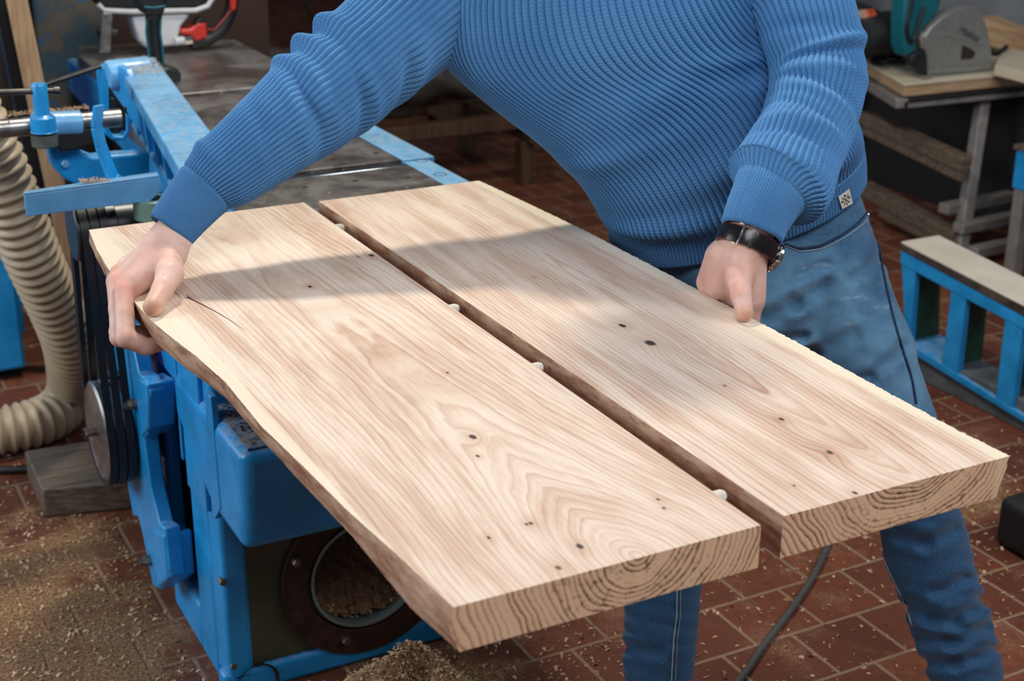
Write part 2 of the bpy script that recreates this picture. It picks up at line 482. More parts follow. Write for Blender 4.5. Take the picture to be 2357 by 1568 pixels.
OL, OR = (.66, 1.735, ZB), (1.04, 1.735, ZB)
knL = [(1088, 1006, .0042, .010), (1100, 1050, .0022, 0), (1285, 1307, .0042, .006), (1212, 1207, .0026, 0), (1222, 1205, .003, 0), (1125, 1238, .002, 0),
       (1515, 1150, .0022, 0), (1528, 1170, .0018, 0), (855, 588, .0045, .012), (825, 592, .002, 0), (1030, 858, .0022, 0), (713, 660, .003, .006), (1335, 1258, .004, .004)]
knR = [(1433, 750, .0052, .014), (1498, 790, .0078, .020), (1799, 965, .0036, .008), (1908, 1042, .0052, .012), (1968, 1135, .0030, .004), (1230, 638, .0022, 0), (1668, 888, .0018, 0), (1828, 1118, .002, 0)]
c0 = loc2((430, 684), OL); c1 = loc2((565, 762), OL)
slabA = slab('waney_edge_slab', 'thick pale wooden slab with a crack, gripped over its bark edge by a bare hand', ip(lp), lambda y: .851, 1.063, 2.413, True, False,
             slab_mat('ash_slab_left', (.045, -.68, .056, -.085, -.02), .16, -.19, 1, [(*loc2(k[:2], OL), k[2], k[3]) for k in knL], 3.1, (c0, c1)), OL, 3, None)
slabB = slab('waney_edge_slab', 'thick pale wooden slab beside the jeans, held at its edge by the watch hand', lambda y: float(np.interp(y, [1.067, 2.41], [.883, .876])), ip(rp), 1.068, 2.408, False, True,
             slab_mat('ash_slab_right', (.02, -.67, .085, -.060, .03), .6, .166, -1, [(*loc2(k[:2], OR), k[2], k[3]) for k in knR], 11.7), OR, 5, None)

# fluted dowels in the joint, parts of the left slab
M_DOWEL = plain('white_beech', (.80, .74, .64), .5, 0, .05)
for (x_, y_) in ((785, 524), (1048, 708), (1240, 840), (1660, 1127)):
    q = PX(x_, y_, .866); yy = q[1]; mb = MB(); n = 36
    th = np.arange(n) * 2 * PI / n; rr = .0066 + .0007 * (np.arange(n) % 2)
    prof = [(0.845, 1.), (.866, 1.), (.8705, .75)]; V = []
    zc = .868
    for xx, s in prof:
        V += [(xx, yy + rr[k] * s * math.cos(th[k]), zc + rr[k] * s * math.sin(th[k])) for k in range(n)]
    F = [(i * n + k, i * n + (k + 1) % n, (i + 1) * n + (k + 1) % n, (i + 1) * n + k) for i in range(2) for k in range(n)] + [tuple(2 * n + k for k in range(n))]
    mb.add(V, F); mb.build('dowel', M_DOWEL, slabA, ang=20)

# ================================================================== JOINTER MACHINE
jt = thing('jointer_machine', 'big blue cast iron jointer planer with steel tables and belt drive under the slabs', 'woodworking machine', (.9, 2.9, 0))
P = lambda mb, name, mat, par=None, **k: mb.build(name, mat, par or jt, **k)


def plate(ax, v, pts, th, mb=None):
    """extruded outline: pts are pixels of the photograph on the plane ax = v, thickness th along +ax"""
    f = dict(x=PX, y=PY, z=PZ)[ax]; e = dict(x=(th, 0, 0), y=(0, th, 0), z=(0, 0, th))[ax]
    return (mb or MB()).prism([f(*p, v) for p in pts], e)


plate_f = lambda v, pts: plate('x', v, pts, .012)
# pedestal: hollow body, left wall plate, front posts, plinth
mb = MB()
mb.box((.612, 2.262, .03), (.66, 2.335, .70)).box((1.04, 2.262, .0), (1.09, 2.335, .62))
mb.box((.612, 2.335, .0), (.64, 2.445, .72)).box((.612, 2.445, .545), (.64, 2.86, .72)).box((.612, 2.445, .0), (.64, 2.62, .10)).box((.612, 2.60, .0), (.64, 2.64, .60)).box((.80, 2.56, 0), (1.09, 2.98, .62)).box((.64, 2.56, .60), (1.09, 2.98, .64))
mb.box((.60, 2.262, 0), (1.10, 2.30, .052))
P(mb, 'pedestal', M_BLUE, bevel=.010, seg=3)
P(MB().box((.603, 2.30, .37), (.613, 2.42, .71)), 'side_cover', M_BLUE, bevel=.003)
P(MB().box((.79, 2.30, .02), (.795, 2.95, .60)).box((.64, 2.64, .0), (.80, 2.65, .60)), 'recess_shade_plate', M_DARK)  # near-black plates: the recess shade is put into their colour
mb = plate_f(.604, [(438, 846), (452, 856), (467, 1120), (450, 1112)]); P(mb, 'weld_flange', M_BLUE, bevel=.002)
mb = plate_f(.598, [(470, 900), (484, 914), (507, 1172), (494, 1196), (486, 1160)]); P(mb, 'weld_flange', M_BLUE, bevel=.002)
mb = MB().bar((.612, 2.47, .40), (.612, 2.47, .72), .012, .006, (1, 0, 0)); P(mb, 'weld_seam', M_BLUE, bevel=.002)
# green panel with duct opening
mb = MB(); cx, cz, ro, ri_ = .888, .192, .172, .108
n = 64; th = np.linspace(0, 2 * PI, n, endpoint=False)
inner = [(cx + ri_ * math.cos(t), 2.270, cz + ri_ * math.sin(t)) for t in th]
def sq(t):
    c_, s_ = math.cos(t), math.sin(t); x0, x1, z0, z1 = .640, 1.045, .055, .60
    k = min(((x1 - cx) / c_ if c_ > 1e-6 else 9), ((x0 - cx) / c_ if c_ < -1e-6 else 9), ((z1 - cz) / s_ if s_ > 1e-6 else 9), ((z0 - cz) / s_ if s_ < -1e-6 else 9))
    return (cx + k * c_, 2.270, cz + k * s_)
outer = [sq(t) for t in th]
mb.add(inner + outer, [(i, (i + 1) % n, n + (i + 1) % n, n + i) for i in range(n)])
panel = P(mb, 'end_panel', M_GREEN, smooth=False)
for p in ((511, 1337), (536, 1530)):
    q = PY(*p, 2.268); P(MB().lathe(q, (0, -1, 0), [(-.004, .0075), (.006, .0075), (.009, .006), (.010, .0)], 6), 'bolt', M_BOLT, panel, ang=25)
fl_ = P(MB().lathe((cx, 2.268, cz), (0, -1, 0), [(0, .168), (.010, .168), (.010, .120), (-.004, .117), (-.004, .108)], 64), 'duct_flange', M_RUST, panel)
P(MB().lathe((cx, 2.272, cz), (0, 1, 0), [(-.012, .112), (-.012, .106), (.24, .106), (.242, .0)], 64), 'duct_pipe', plain('galvanised_pipe', (.30, .36, .36), .35, .4, .2, 9), fl_)
for p in ((681, 1293), (795, 1473), (905, 1230)):
    q = PY(*p, 2.256); P(MB().lathe(q, (0, -1, 0), [(-.002, .009), (.007, .009), (.010, .007), (.011, 0)], 6), 'bolt', M_BOLT, panel, ang=25)
mb = MB(); q = (.70, 2.261, .022); mb.lathe((.665, 2.258, .022), (0, 1, 0), [(-.002, .040), (.004, .034), (.02, .034)], 32); P(mb, 'foot_boss', M_RUST)

# end casting under the outfeed table (blue box whose top is covered in oily dust)
mb = MB()
mb.prism([(.600, 2.46, .588), (.600, 2.055, .588), (.600, 2.075, .400), (.600, 2.255, .400), (.600, 2.46, .50)], (.52, 0, 0))
P(mb, 'table_bracket', M_BLUE, bevel=.022, seg=4)
r2 = np.random.default_rng(5); mb = MB().box((.616, 2.068, .586), (1.10, 2.40, .5905)); P(mb, 'dust_layer', M_BLUE_DIRTY, bevel=.001)
mb = MB()
for i in range(160):
    a = (r2.uniform(.63, .80), r2.uniform(2.08, 2.38), .5905); s = r2.uniform(.0015, .0045); mb.ball(a, (s, s * r2.uniform(.6, 1.4), s * .6), 5, 4)
ob = P(mb, 'debris', plain('oily_crumbs', (.055, .032, .022), .6, 0, .5, 200)); ob['kind'] = 'stuff'
mb = MB().box((.66, 2.20, .64), (1.20, 2.44, .79)).box((.655, 2.30, .588), (.70, 2.44, .70))
P(mb, 'table_casting', M_BLUE, bevel=.012, seg=3)

# tables: outfeed, infeed, blue lips with round holes, knife block
def holed(x0, x1, y0, y1, z0, z1, holes, mat, name, par):
    me_ = MB().box((x0, y0, z0), (x1, y1, z1)); o_ = me_.build(name, mat, par, bevel=.002)
    for (hx, hy, hr) in holes:
        MB().lathe((hx, hy, z1 + .0006), (0, 0, -1), [(0, hr), (.0004, hr * .86), (.012, hr * .82), (.012, 0)], 28).build('hole', M_DARK, o_)
    return o_
out = P(MB().box((.70, 2.20, .795), (1.205, 2.752, .83)), 'outfeed_table', M_IRON, bevel=.0015)
inf = P(MB().box((.78, 2.81, .79), (1.21, 3.62, .829)), 'infeed_table', M_IRON, bevel=.0015)
P(MB().box((.70, 2.756, .80), (1.205, 2.772, .8305)), 'table_lip', M_CHROME, out, bevel=.002)
P(MB().cyl((.72, 2.79, .772), (1.22, 2.79, .772), .050, 40), 'cutter_block', M_DARK)
holes = [PZ(970, 370, .83), PZ(1013, 401, .83)]
holed(1.205, 1.262, 2.45, 2.785, .800, .8295, [(h[0], h[1], .0135) for h in holes], M_BLUE_L if 'M_BLUE_L' in globals() else paint('dusty_light_blue_paint', (.13, .40, .70), dust=.36), 'outfeed_side_rail', jt)
MLB = bpy.data.materials['dusty_light_blue_paint']
holed(1.212, 1.285, 2.80, 3.60, .797, .829, [(1.245, 3.30, .012)], MLB, 'infeed_side_rail', jt)
for p in ((702, 431), (818, 416), (940, 409), (865, 352), (765, 366)):
    q = PZ(*p, .8303); P(MB().lathe(q, (0, 0, 1), [(-.002, .0055), (.0005, .0055), (.0006, 0)], 14), 'screw', M_RUST)
# long far table, ground top
P(MB().prism([(.86, 3.66, .80), (1.30, 3.66, .80), (1.345, 3.95, .80), (1.345, 4.38, .80), (.895, 4.47, .80), (.86, 4.3, .80)], (0, 0, .032)), 'far_table', M_IRON, bevel=.002)
P(MB().prism([(.855, 3.3, .62), (.855, 4.46, .70), (.855, 4.46, .80), (.855, 3.3, .80)], (.10, 0, 0)), 'far_table_casting', M_BLUE, bevel=.01)
mb = MB().box((.98, 3.5, 0), (1.22, 4.3, .70)); P(mb, 'far_pedestal', M_BLUE_DIRTY, bevel=.01)

# fence: angled hollow casting with ribs, smooth top rail
def fp(s, o, z):      # s along fence 0 near .. 1 far, o offset leftwards
    a = np.array([.755, 2.50]); b = np.array([.853, 3.40]); d = (b - a) / np.linalg.norm(b - a); nrm = np.array([-d[1], d[0]])
    q = a + (b - a) * s + nrm * o; return (q[0], q[1], z)
fen = P(MB().add([fp(0, 0, .905), fp(1, 0, .948), fp(1, .09, .948), fp(0, .10, .905), fp(0, 0, .945), fp(1, 0, .978), fp(1, .09, .978), fp(0, .10, .945)],
        [(0, 3, 2, 1), (4, 5, 6, 7), (0, 1, 5, 4), (1, 2, 6, 5), (2, 3, 7, 6), (3, 0, 4, 7)]).add(
        [fp(0, 0, .832), fp(1, 0, .835), fp(1, .014, .835), fp(0, .014, .832), fp(0, 0, .91), fp(1, 0, .96), fp(1, .014, .96), fp(0, .014, .91)],
        [(0, 3, 2, 1), (4, 5, 6, 7), (0, 1, 5, 4), (1, 2, 6, 5), (2, 3, 7, 6), (3, 0, 4, 7)]).add(
        [fp(0, 0, .828), fp(1, 0, .832), fp(1, .075, .832), fp(0, .08, .828), fp(0, 0, .842), fp(1, 0, .846), fp(1, .075, .846), fp(0, .08, .842)],
        [(0, 3, 2, 1), (4, 5, 6, 7), (0, 1, 5, 4), (1, 2, 6, 5), (2, 3, 7, 6), (3, 0, 4, 7)]), 'fence', MLB, bevel=.006, seg=3)
for s in (.05, .20, .34, .47, .60, .78, .92):
    z1 = .91 + .05 * s
    P(MB().add([fp(s, .01, .835), fp(s + .012, .01, .835), fp(s + .012, .078, .835), fp(s, .078, .835), fp(s, .01, z1), fp(s + .012, .01, z1), fp(s + .012, .088, z1), fp(s, .088, z1)],
        [(0, 3, 2, 1), (4, 5, 6, 7), (0, 1, 5, 4), (1, 2, 6, 5), (2, 3, 7, 6), (3, 0, 4, 7)]), 'fence_rib', M_BLUE, fen, bevel=.002)
# tilt bracket at the fence end: cheek with pivot pin, rounded boss, slotted link
ck = plate('x', .745, [(243, 185), (252, 160), (270, 150), (288, 160), (298, 190), (318, 235), (345, 300), (398, 404), (385, 410), (318, 300), (262, 225)], .018)
ck = P(ck, 'fence_bracket', M_BLUE, fen, bevel=.004)
q = PX(270, 178, .744); P(MB().lathe(q, (-1, 0, 0), [(-.002, .012), (.006, .012), (.010, .009), (.0105, 0)], 24), 'pivot_pin', M_BLUE, fen)
a = PY(254, 150, 3.34); P(MB().lathe(a + np.array([.035, 0, -.022]), (-1, -.15, 0), [(-.05, 0), (-.05, .034), (.042, .034), (.048, .030), (.049, 0)], 32), 'pivot_boss', MLB, fen)
pts_o = [(232, 190), (243, 185), (258, 222), (298, 272), (296, 300), (290, 315), (275, 322), (258, 318), (248, 300), (240, 240)]
lk = P(plate('y', 3.10, [(228, 165), (240, 150), (250, 190), (252, 300), (262, 314), (282, 314), (291, 300), (290, 260), (300, 275), (300, 305), (288, 322), (260, 324), (243, 310), (236, 240)], .03), 'slotted_link', M_BLUE, fen, bevel=.003)
P(plate('y', 3.13, [(245, 190), (296, 262), (296, 300), (284, 316), (262, 316), (250, 302)], .02).bar(PY(258, 225, 3.11), PY(258, 300, 3.11), .008, .01, (0, 1, 0)).bar(PY(287, 245, 3.11), PY(287, 300, 3.11), .008, .01, (0, 1, 0)), 'slot_liner', M_BLACK, lk, bevel=.002)
# shaft, clamp, lever
sh = P(MB().cyl((-.35, 2.95, .948), (.66, 2.95, .944), .0185, 32), 'fence_shaft', M_STEEL)
P(MB().lathe(PY(104, 332, 2.915) + [0, 0, -.004], (0, 0, 1), [(0, 0), (0, .023), (.002, .0255), (.024, .0255), (.025, 0)], 28), 'lock_ring', plain('grey_green_iron', (.12, .14, .11), .5, .3, .2), sh)
P(MB().cyl(PY(75, 288, 2.95) + [0, 0, .000], PY(186, 283, 2.95), .026, 28), 'clamp_sleeve', MLB, sh, bevel=.003)
P(MB().lathe(PY(104, 328, 2.915), (0, 0, 1), [(.02, 0), (.02, .024), (.022, .026), (.023, .0245), (.05, .0245), (.055, .016), (.056, .015), (.112, .0155), (.116, .013), (.117, 0)], 28), 'clamp_post', M_BLUE, sh)
P(MB().cyl(PY(-30, 213, 2.915), PY(128, 209, 2.915), .0062, 16).cyl(PY(124, 209, 2.915), PY(136, 208.5, 2.915), .0085, 16), 'clamp_handle', M_BLACKSTEEL, sh)
P(MB().cyl(PY(88, 200, 3.1), PY(232, 152, 3.1), .0058, 16), 'lever_rod', M_BLACKSTEEL)
# curved arm carrying the shaft
arm = [(108, 310), (112, 350), (122, 385), (145, 410), (178, 428), (230, 430), (330, 425), (345, 405), (345, 352), (250, 358), (215, 362), (190, 352), (176, 330), (178, 305)]
P(plate('y', 2.97, arm, .045), 'support_arm', M_BLUE, bevel=.006, seg=3)
P(MB().lathe(PY(150, 377, 2.97), (0, -1, 0), [(-.002, .009), (.006, .009), (.009, .007), (.0095, 0)], 6), 'bolt', MLB, ang=25)
P(plate('y', 2.93, [(125, 300), (220, 296), (222, 330), (180, 345), (140, 350), (128, 330)], .05), 'shaft_clamp', M_DARK, bevel=.004)
# guard strip and its curved stem
gd = P(MB().prism([PY(55, 450, 2.60), PY(62, 499, 2.60), PY(345, 464, 2.60), PY(376, 437, 2.60), PY(366, 408, 2.60)], (0, .006, 0)), 'belt_guard', MLB, bevel=.0015)
P(MB().prism([PY(55, 450, 2.60), PY(366, 408, 2.60), PY(362, 400, 2.66), PY(60, 444, 2.66)], (0, 0, .004)), 'guard_flange', MLB, gd, bevel=.001)
st_ = [(228, 242), (222, 290), (232, 335), (248, 380), (262, 415), (272, 424)]
mb = MB(); stp = [PY(*p, 2.66 + .0 * i) for i, p in enumerate(st_)]
for a_, b_ in zip(stp[:-1], stp[1:]): mb.bar(a_, b_ + (b_ - a_) * .05, .034, .008, (.8, -.6, 0))
P(mb, 'guard_stem', M_BLUE, gd, bevel=.0015)
# green socket
P(MB().lathe(PY(352, 500, 2.62), (0, 0, 1), [(0, .0), (0, .034), (.035, .034), (.037, .030), (.037, .022), (.005, .020), (.005, 0)], 32), 'oil_cup', M_PALEGREEN)

# belt drive: small pulley on the cutter, big pulley below, three V belts
pu = P(MB().lathe((.495, 2.70, .795), (1, 0, 0), [(0, 0), (0, .052), (.003, .056), (.012, .056), (.016, .050), (.020, .056), (.030, .056), (.034, .050), (.038, .056), (.075, .056), (.078, .050), (.16, .048), (.16, 0)], 48), 'cutter_pulley', plain('dark_pulley_iron', (.05, .05, .055), .35, .7, .2), ang=25)
pl_ = P(MB().lathe((.502, 2.70, .385), (1, 0, 0), [(0, 0), (.004, .085), (0, .095), (.004, .100), (.012, .100), (.016, .092), (.020, .100), (.030, .100), (.034, .092), (.038, .100), (.046, .100), (.048, .09), (.049, 0)], 56), 'motor_pulley', M_STEEL, ang=25)
P(MB().cyl((.478, 2.70, .385), (.505, 2.70, .385), .008, 12).cyl((.478, 2.70, .385), (.484, 2.70, .385), .011, 6), 'pulley_bolt', M_BOLT, pl_)
P(MB().cyl((.545, 2.70, .385), (.66, 2.70, .385), .036, 28).cyl((.60, 2.70, .385), (.72, 2.70, .385), .075, 32), 'motor_shaft', plain('black_motor', (.018, .018, .020), .4, .4))
def belt(x0):
    r1, r2_ = .058, .104; z1, z2 = .795, .385; pts = []
    al = math.asin((r2_ - r1) / (z1 - z2))
    for t in np.linspace(al * 1.0, PI - al, 26): pts.append((2.70 + r1 * math.cos(t), z1 + r1 * math.sin(t)))
    for t in np.linspace(PI - al, 2 * PI + al, 40): pts.append((2.70 + r2_ * math.cos(t), z2 + r2_ * math.sin(t)))
    V = []; m_ = len(pts); c_ = np.mean(np.array(pts), 0)
    for i, (y_, z_) in enumerate(pts):
        a = np.array(pts[i - 1]); b = np.array(pts[(i + 1) % m_]); d = (b - a) / np.linalg.norm(b - a); nn = np.array([d[1], -d[0]])
        for (ox, on) in ((-.0075, .005), (.0075, .005), (.0045, -.006), (-.0045, -.006)): V.append((x0 + ox, y_ + nn[0] * on, z_ + nn[1] * on))
    F = [(i * 4 + k, i * 4 + (k + 1) % 4, ((i + 1) % m_) * 4 + (k + 1) % 4, ((i + 1) % m_) * 4 + k) for i in range(m_) for k in range(4)]
    return MB().add(V, F)
for x0 in (.509, .527, .545): P(belt(x0), 'drive_belt', M_BLACK, ang=50)
# hinged motor plate beside the pedestal
hp = [(256, 712), (275, 722), (300, 775), (318, 860), (332, 870), (345, 900), (338, 1000), (330, 1010), (345, 1120), (365, 1205), (378, 1215), (392, 1330), (368, 1358), (352, 1350), (330, 1240), (318, 1190), (306, 1190), (294, 1120), (288, 1000), (276, 900), (262, 800)]
hg = P(plate('x', .560, hp, .030), 'motor_bracket', M_BLUE, bevel=.004)
P(plate('x', .560, [(318, 868), (345, 885), (348, 985), (330, 1008)], .052).v and plate('x', .556, [(312, 868), (338, 885), (340, 985), (325, 1008)], .055), 'hinge_block', M_BLUE, hg, bevel=.006, seg=3)
P(plate('x', .556, [(350, 1220), (375, 1232), (385, 1335), (362, 1355)], .055), 'hinge_block', M_BLUE, hg, bevel=.006, seg=3)
for p in ((308, 930), (342, 1290), (278, 1103), (262, 742), (268, 862)):
    q = PX(*p, .556); P(MB().lathe(q, (-1, 0, 0), [(-.012, .011), (.006, .011), (.012, .0075), (.018, .0075), (.019, 0)], 6), 'bolt', M_BOLT, hg, ang=25)
# black openings stand open beside it (recess in the pedestal wall), small link plate
P(plate('x', .575, [(296, 1000), (312, 985), (322, 1060), (330, 1120), (322, 1130)], .02), 'link_plate', M_BLUE, hg, bevel=.003)

# sawdust lying on the machine
def crumbs(name, fn, n, s, parent, mat=M_CHIP, seed=1):
    r = np.random.default_rng(seed); mb = MB()
    for i in range(n):
        p = np.array(fn(r), float); a = r.uniform(0, 2 * PI); t = r.normal(0, .5); L = s * r.uniform(.5, 1.6); w = L * r.uniform(.2, .6)
        u_ = np.array([math.cos(a), math.sin(a), t * .5]) * L; v_ = np.array([-math.sin(a), math.cos(a), r.normal(0, .4)]) * w
        k = np.array([0, 0, abs(r.normal()) * L * .3 + s * .1])
        mb.add([p - u_ - v_, p + u_ * .1 - v_ + k, p + u_ - v_ * .8, p + u_ + v_, p + k + v_, p - u_ + v_ * .8], [(0, 1, 4, 5), (1, 2, 3, 4)])
    o_ = mb.build(name, mat, parent, smooth=False); o_['kind'] = 'stuff'; return o_
crumbs('sawdust', lambda r: (lambda q: (q[0] - abs(r.normal(0, .006)), q[1] + r.normal(0, .02), q[2] + .001 + abs(r.normal(0, .003))))(np.array(fp(r.uniform(.80, .98), r.uniform(.0, .085), .974 + 0))), 1500, .0011, fen, seed=2)
crumbs('sawdust', lambda r: np.array(fp(r.uniform(.0, .75), r.uniform(.0, .09), .0)) + [0, 0, .946 + 0] + [0, 0, 0], 400, .0009, fen, seed=3)
crumbs('sawdust', lambda r: (r.uniform(.44, .60), 2.95 + r.normal(0, .007), .969 + abs(r.normal(0, .003))), 900, .0011, sh, seed=4)
crumbs('sawdust', lambda r: (lambda q: (q[0], q[1] + .01 + abs(r.normal(0, .012)), q[2] + .004 + abs(r.normal(0, .003))))(PY(r.uniform(190, 262), 430, 2.60)), 500, .0013, gd, seed=5)
crumbs('sawdust', lambda r: (r.uniform(.80, 1.19), r.uniform(2.5, 3.9), .8315), 260, .0016, jt, seed=6)
crumbs('sawdust', lambda r: (lambda a, q: (cx + q * math.cos(a), 2.276 + r.uniform(0, .16), cz - .102 + abs(q * math.cos(a)) ** 2 * 4 + r.uniform(0, .014) + .0))(0, r.uniform(-.085, .085)), 1500, .0028, pl_ if False else jt, seed=7)
# packed chips inside the duct
mb = MB(); V = []; F = []; n1_, n2_ = 40, 24
for j in range(n2_ + 1):
    for i in range(n1_ + 1):
        u_ = -1 + 2 * i / n1_; y_ = 2.275 + .22 * j / n2_; half = .104
        zz = -math.sqrt(max(0, 1 - (u_ * .92) ** 2)) * half
        zz = max(zz, -.088 + .12 * (j / n2_) ** 1.3 + .010 * math.sin(i * .9 + j) * .5 + rng.normal() * .0025) if abs(u_) < .93 else zz + .0
        V.append((cx + u_ * .097, y_, cz + zz))
F = [(j * (n1_ + 1) + i, j * (n1_ + 1) + i + 1, (j + 1) * (n1_ + 1) + i + 1, (j + 1) * (n1_ + 1) + i) for j in range(n2_) for i in range(n1_)]
o = MB().add(V, F).build('packed_sawdust', M_SAW, jt); o['kind'] = 'stuff'

# ================================================================== PERSON
def smin(a, b, k):
    h = np.clip(.5 + .5 * (b - a) / k, 0, 1); return b + (a - b) * h - k * h * (1 - h)


def cone(Pt, a, b, ra, rb):
    a, b = np.array(a, np.float32), np.array(b, np.float32); ba = b - a; t = np.clip(((Pt - a) @ ba) / (ba @ ba), 0, 1)
    return np.linalg.norm(Pt - a - t[..., None] * ba, axis=-1) - (ra + (rb - ra) * t)


def ell(Pt, c, r, R=None):
    q = Pt - np.array(c, np.float32)
    if R is not None: q = q @ np.array(R, np.float32).T
    r = np.array(r, np.float32); k = np.linalg.norm(q / r, axis=-1); return (k - 1) * r.min() * 1.0 if False else k * (k - 1) / (np.linalg.norm(q / r ** 2, axis=-1) + 1e-9)


def nets(fn, lo, hi, h):
    """naive surface nets of fn < 0"""
    lo, hi = np.array(lo, float), np.array(hi, float); n = np.ceil((hi - lo) / h).astype(int) + 1
    ax = [lo[i] + h * np.arange(n[i]) for i in range(3)]
    V = np.empty(n, np.float32); st = max(1, int(3e5 / (n[1] * n[2])))
    for i in range(0, n[0], st):
        G = np.stack(np.meshgrid(ax[0][i:i + st], ax[1], ax[2], indexing='ij'), -1).astype(np.float32); V[i:i + st] = fn(G)
    s = V < 0; nc = n - 1; acc = np.zeros((*nc, 3), np.float32); cnt = np.zeros(nc, np.float32)
    for axd in range(3):
        o = [d for d in range(3) if d != axd]
        sl0 = [slice(None)] * 3; sl1 = [slice(None)] * 3; sl0[axd] = slice(0, -1); sl1[axd] = slice(1, None)
        a, b = V[tuple(sl0)], V[tuple(sl1)]; cr = (a < 0) != (b < 0); t = np.where(cr, a / np.where(cr, a - b, 1), 0)
        for d0 in (0, 1):
            for d1 in (0, 1):
                sl = [slice(None)] * 3; sl[o[0]] = slice(d0, nc[o[0]] + d0); sl[o[1]] = slice(d1, nc[o[1]] + d1)
                c_, tt = cr[tuple(sl)], t[tuple(sl)]
                acc[..., axd] += np.where(c_, tt, 0); acc[..., o[0]] += np.where(c_, d0, 0); acc[..., o[1]] += np.where(c_, d1, 0); cnt += c_
    act = cnt > 0; idx = np.full(nc, -1, np.int64); idx[act] = np.arange(act.sum())
    I = np.argwhere(act); Vt = lo + (I + acc[act] / cnt[act][:, None]) * h; Q = []
    for axd in range(3):
        o = [(axd + 1) % 3, (axd + 2) % 3]
        sl0 = [slice(1, -1)] * 3; sl1 = [slice(1, -1)] * 3; sl0[axd] = slice(0, -1); sl1[axd] = slice(1, None)
        a, b = s[tuple(sl0)], s[tuple(sl1)]
        for flip in (0, 1):
            e = np.argwhere((a & ~b) if not flip else (~a & b)); 
            off = np.array([1, 1, 1]); off[axd] = 0; e = e + off
            def c_(i, j):
                q = e.copy(); q[:, o[0]] -= i; q[:, o[1]] -= j; return idx[q[:, 0], q[:, 1], q[:, 2]]
            q = np.stack([c_(1, 1), c_(0, 1), c_(0, 0), c_(1, 0)], 1)
            Q.append(q if not flip else q[:, ::-1])
    Q = np.vstack(Q); return Vt, Q[(Q >= 0).all(1)]


A3 = lambda *v: np.array(v, float)
# skeleton (world)
PEL = D(1692, 465, 2.50)
wrR, wrL = D(386, 560, 2.185), A3(1.243, 1.632, .975)
elR, elL = D(705, 250, 2.26), D(1885, 190, 2.22)
shR, shL = D(1010, -40, 2.34), D(1785, -110, 2.27)
hipR, hipL = A3(1.392, 2.045, .86), A3(1.560, 1.900, .90)
knR, knL = A3(1.325, 1.905, .50), A3(1.664, 1.700, .50)
anR, anL = A3(1.293, 1.875, .09), A3(1.775, 1.605, .09)

person = thing('person', 'person in a ribbed blue sweater and jeans leaning over and gripping both slabs', 'person', (1.52, 1.78, 0))

# ---- skin
m = Mat('skin'); c = m.coord(); g = m.N('Attribute', attribute_name='tint'); tx, ty, tz = m.xyz(g.outputs['Vector'])
n = m.noise(c, 60, 4, .6); n2 = m.noise(c, 18, 3); n3 = m.noise(c, 420, 3, .7)
sk = m.mix(n2.step(.3, .7), (.70, .42, .34), (.82, .56, .47)); sk = m.mix(n.step(.45, .75) * .35, sk, (.58, .30, .25))
sk = m.mix(tx * .85, sk, (.62, .19, .15)); sk = m.mix(ty * .8, sk, (.52, .22, .09))
m.set(sk, .48, 0., **{'Subsurface Weight': .12, 'Subsurface Radius': (.012, .004, .002), 'Subsurface Scale': .5, 'Specular IOR Level': .4})
crease = m.vor(c, 260, 'DISTANCE_TO_EDGE')
m.bump(n * .6 + n3 * .25 + tz * 1.5 + crease.min(.1) * 1.0, .35, .0012); M_SKIN = m.m


def hand(W, arm, palm, fingers, thumb, palm_r):
    """W wrist; arm: elbow-side point; palm: list of cones; fingers: joint chains; thumb chain"""
    def f(G):
        d = cone(G, arm, W, .034, .0275)
        for (a, b, ra, rb) in palm: d = smin(d, cone(G, a, b, ra, rb), palm_r)
        fd = None
        for ch in fingers:
            q = None
            for (a, ra), (b, rb) in zip(ch[:-1], ch[1:]):
                c_ = cone(G, a, b, ra, rb); q = c_ if q is None else smin(q, c_, .004)
            fd = q if fd is None else smin(fd, q, .0018)
        d = smin(d, fd, .009)
        q = None
        for (a, ra), (b, rb) in zip(thumb[:-1], thumb[1:]):
            c_ = cone(G, a, b, ra, rb); q = c_ if q is None else smin(q, c_, .005)
        return smin(d, q, .007)
    return f


# right hand (no watch) over the bark edge of the left slab: knuckles outside, fingers curled under, thumb on top
mi, mm, mr, mp = D(285, 672, 2.135), D(268, 648, 2.165), D(274, 630, 2.20), D(290, 612, 2.235)
def off(p, x=0, y=0, z=0): return np.array(p, float) + (x, y, z)
pipR = [A3(.424, 1.988, .841), A3(.421, 2.016, .833), A3(.426, 2.046, .830), A3(.434, 2.076, .832)]
fR = []
for i, (mc, pp) in enumerate(zip((mi, mm, mr, mp), pipR)):
    r0 = (.0140, .0136, .0126, .0112)[i]; dl = (.030, .033, .030, .024)[i]
    dip = pp + A3(dl * .93, -.004, -.017); tip = dip + A3(.022, .000, .002)
    fR.append([(mc, r0 + .0012), (mc * .5 + pp * .5, r0 - .0006), (pp, r0 - .0002), (dip, r0 - .0018), (tip, r0 - .0026)])
thR = [(D(392, 590, 2.17), .019), (D(390, 632, 2.125), .0195), (D(374, 668, 2.098), .0152), (D(349, 708, 2.066), .0118)]
thR[-1] = (PZ(352, 706, .8945), .0142)
palR = [(wrR, off(mi, .006, .006, -.003), .026, .0165), (wrR, off(mm, .006, .004, -.004), .026, .0165), (wrR, off(mr, .006, 0, -.004), .025, .016), (wrR, off(mp, .006, 0, 0), .023, .015),
        (D(398, 588, 2.17), mi * .72 + D(398, 588, 2.17) * .28, .020, .013)]
ARMR, ARML = D(474, 434, 2.206), D(1772, 446, 2.12)
fnR = hand(wrR, ARMR, palR, fR, thR, .013)
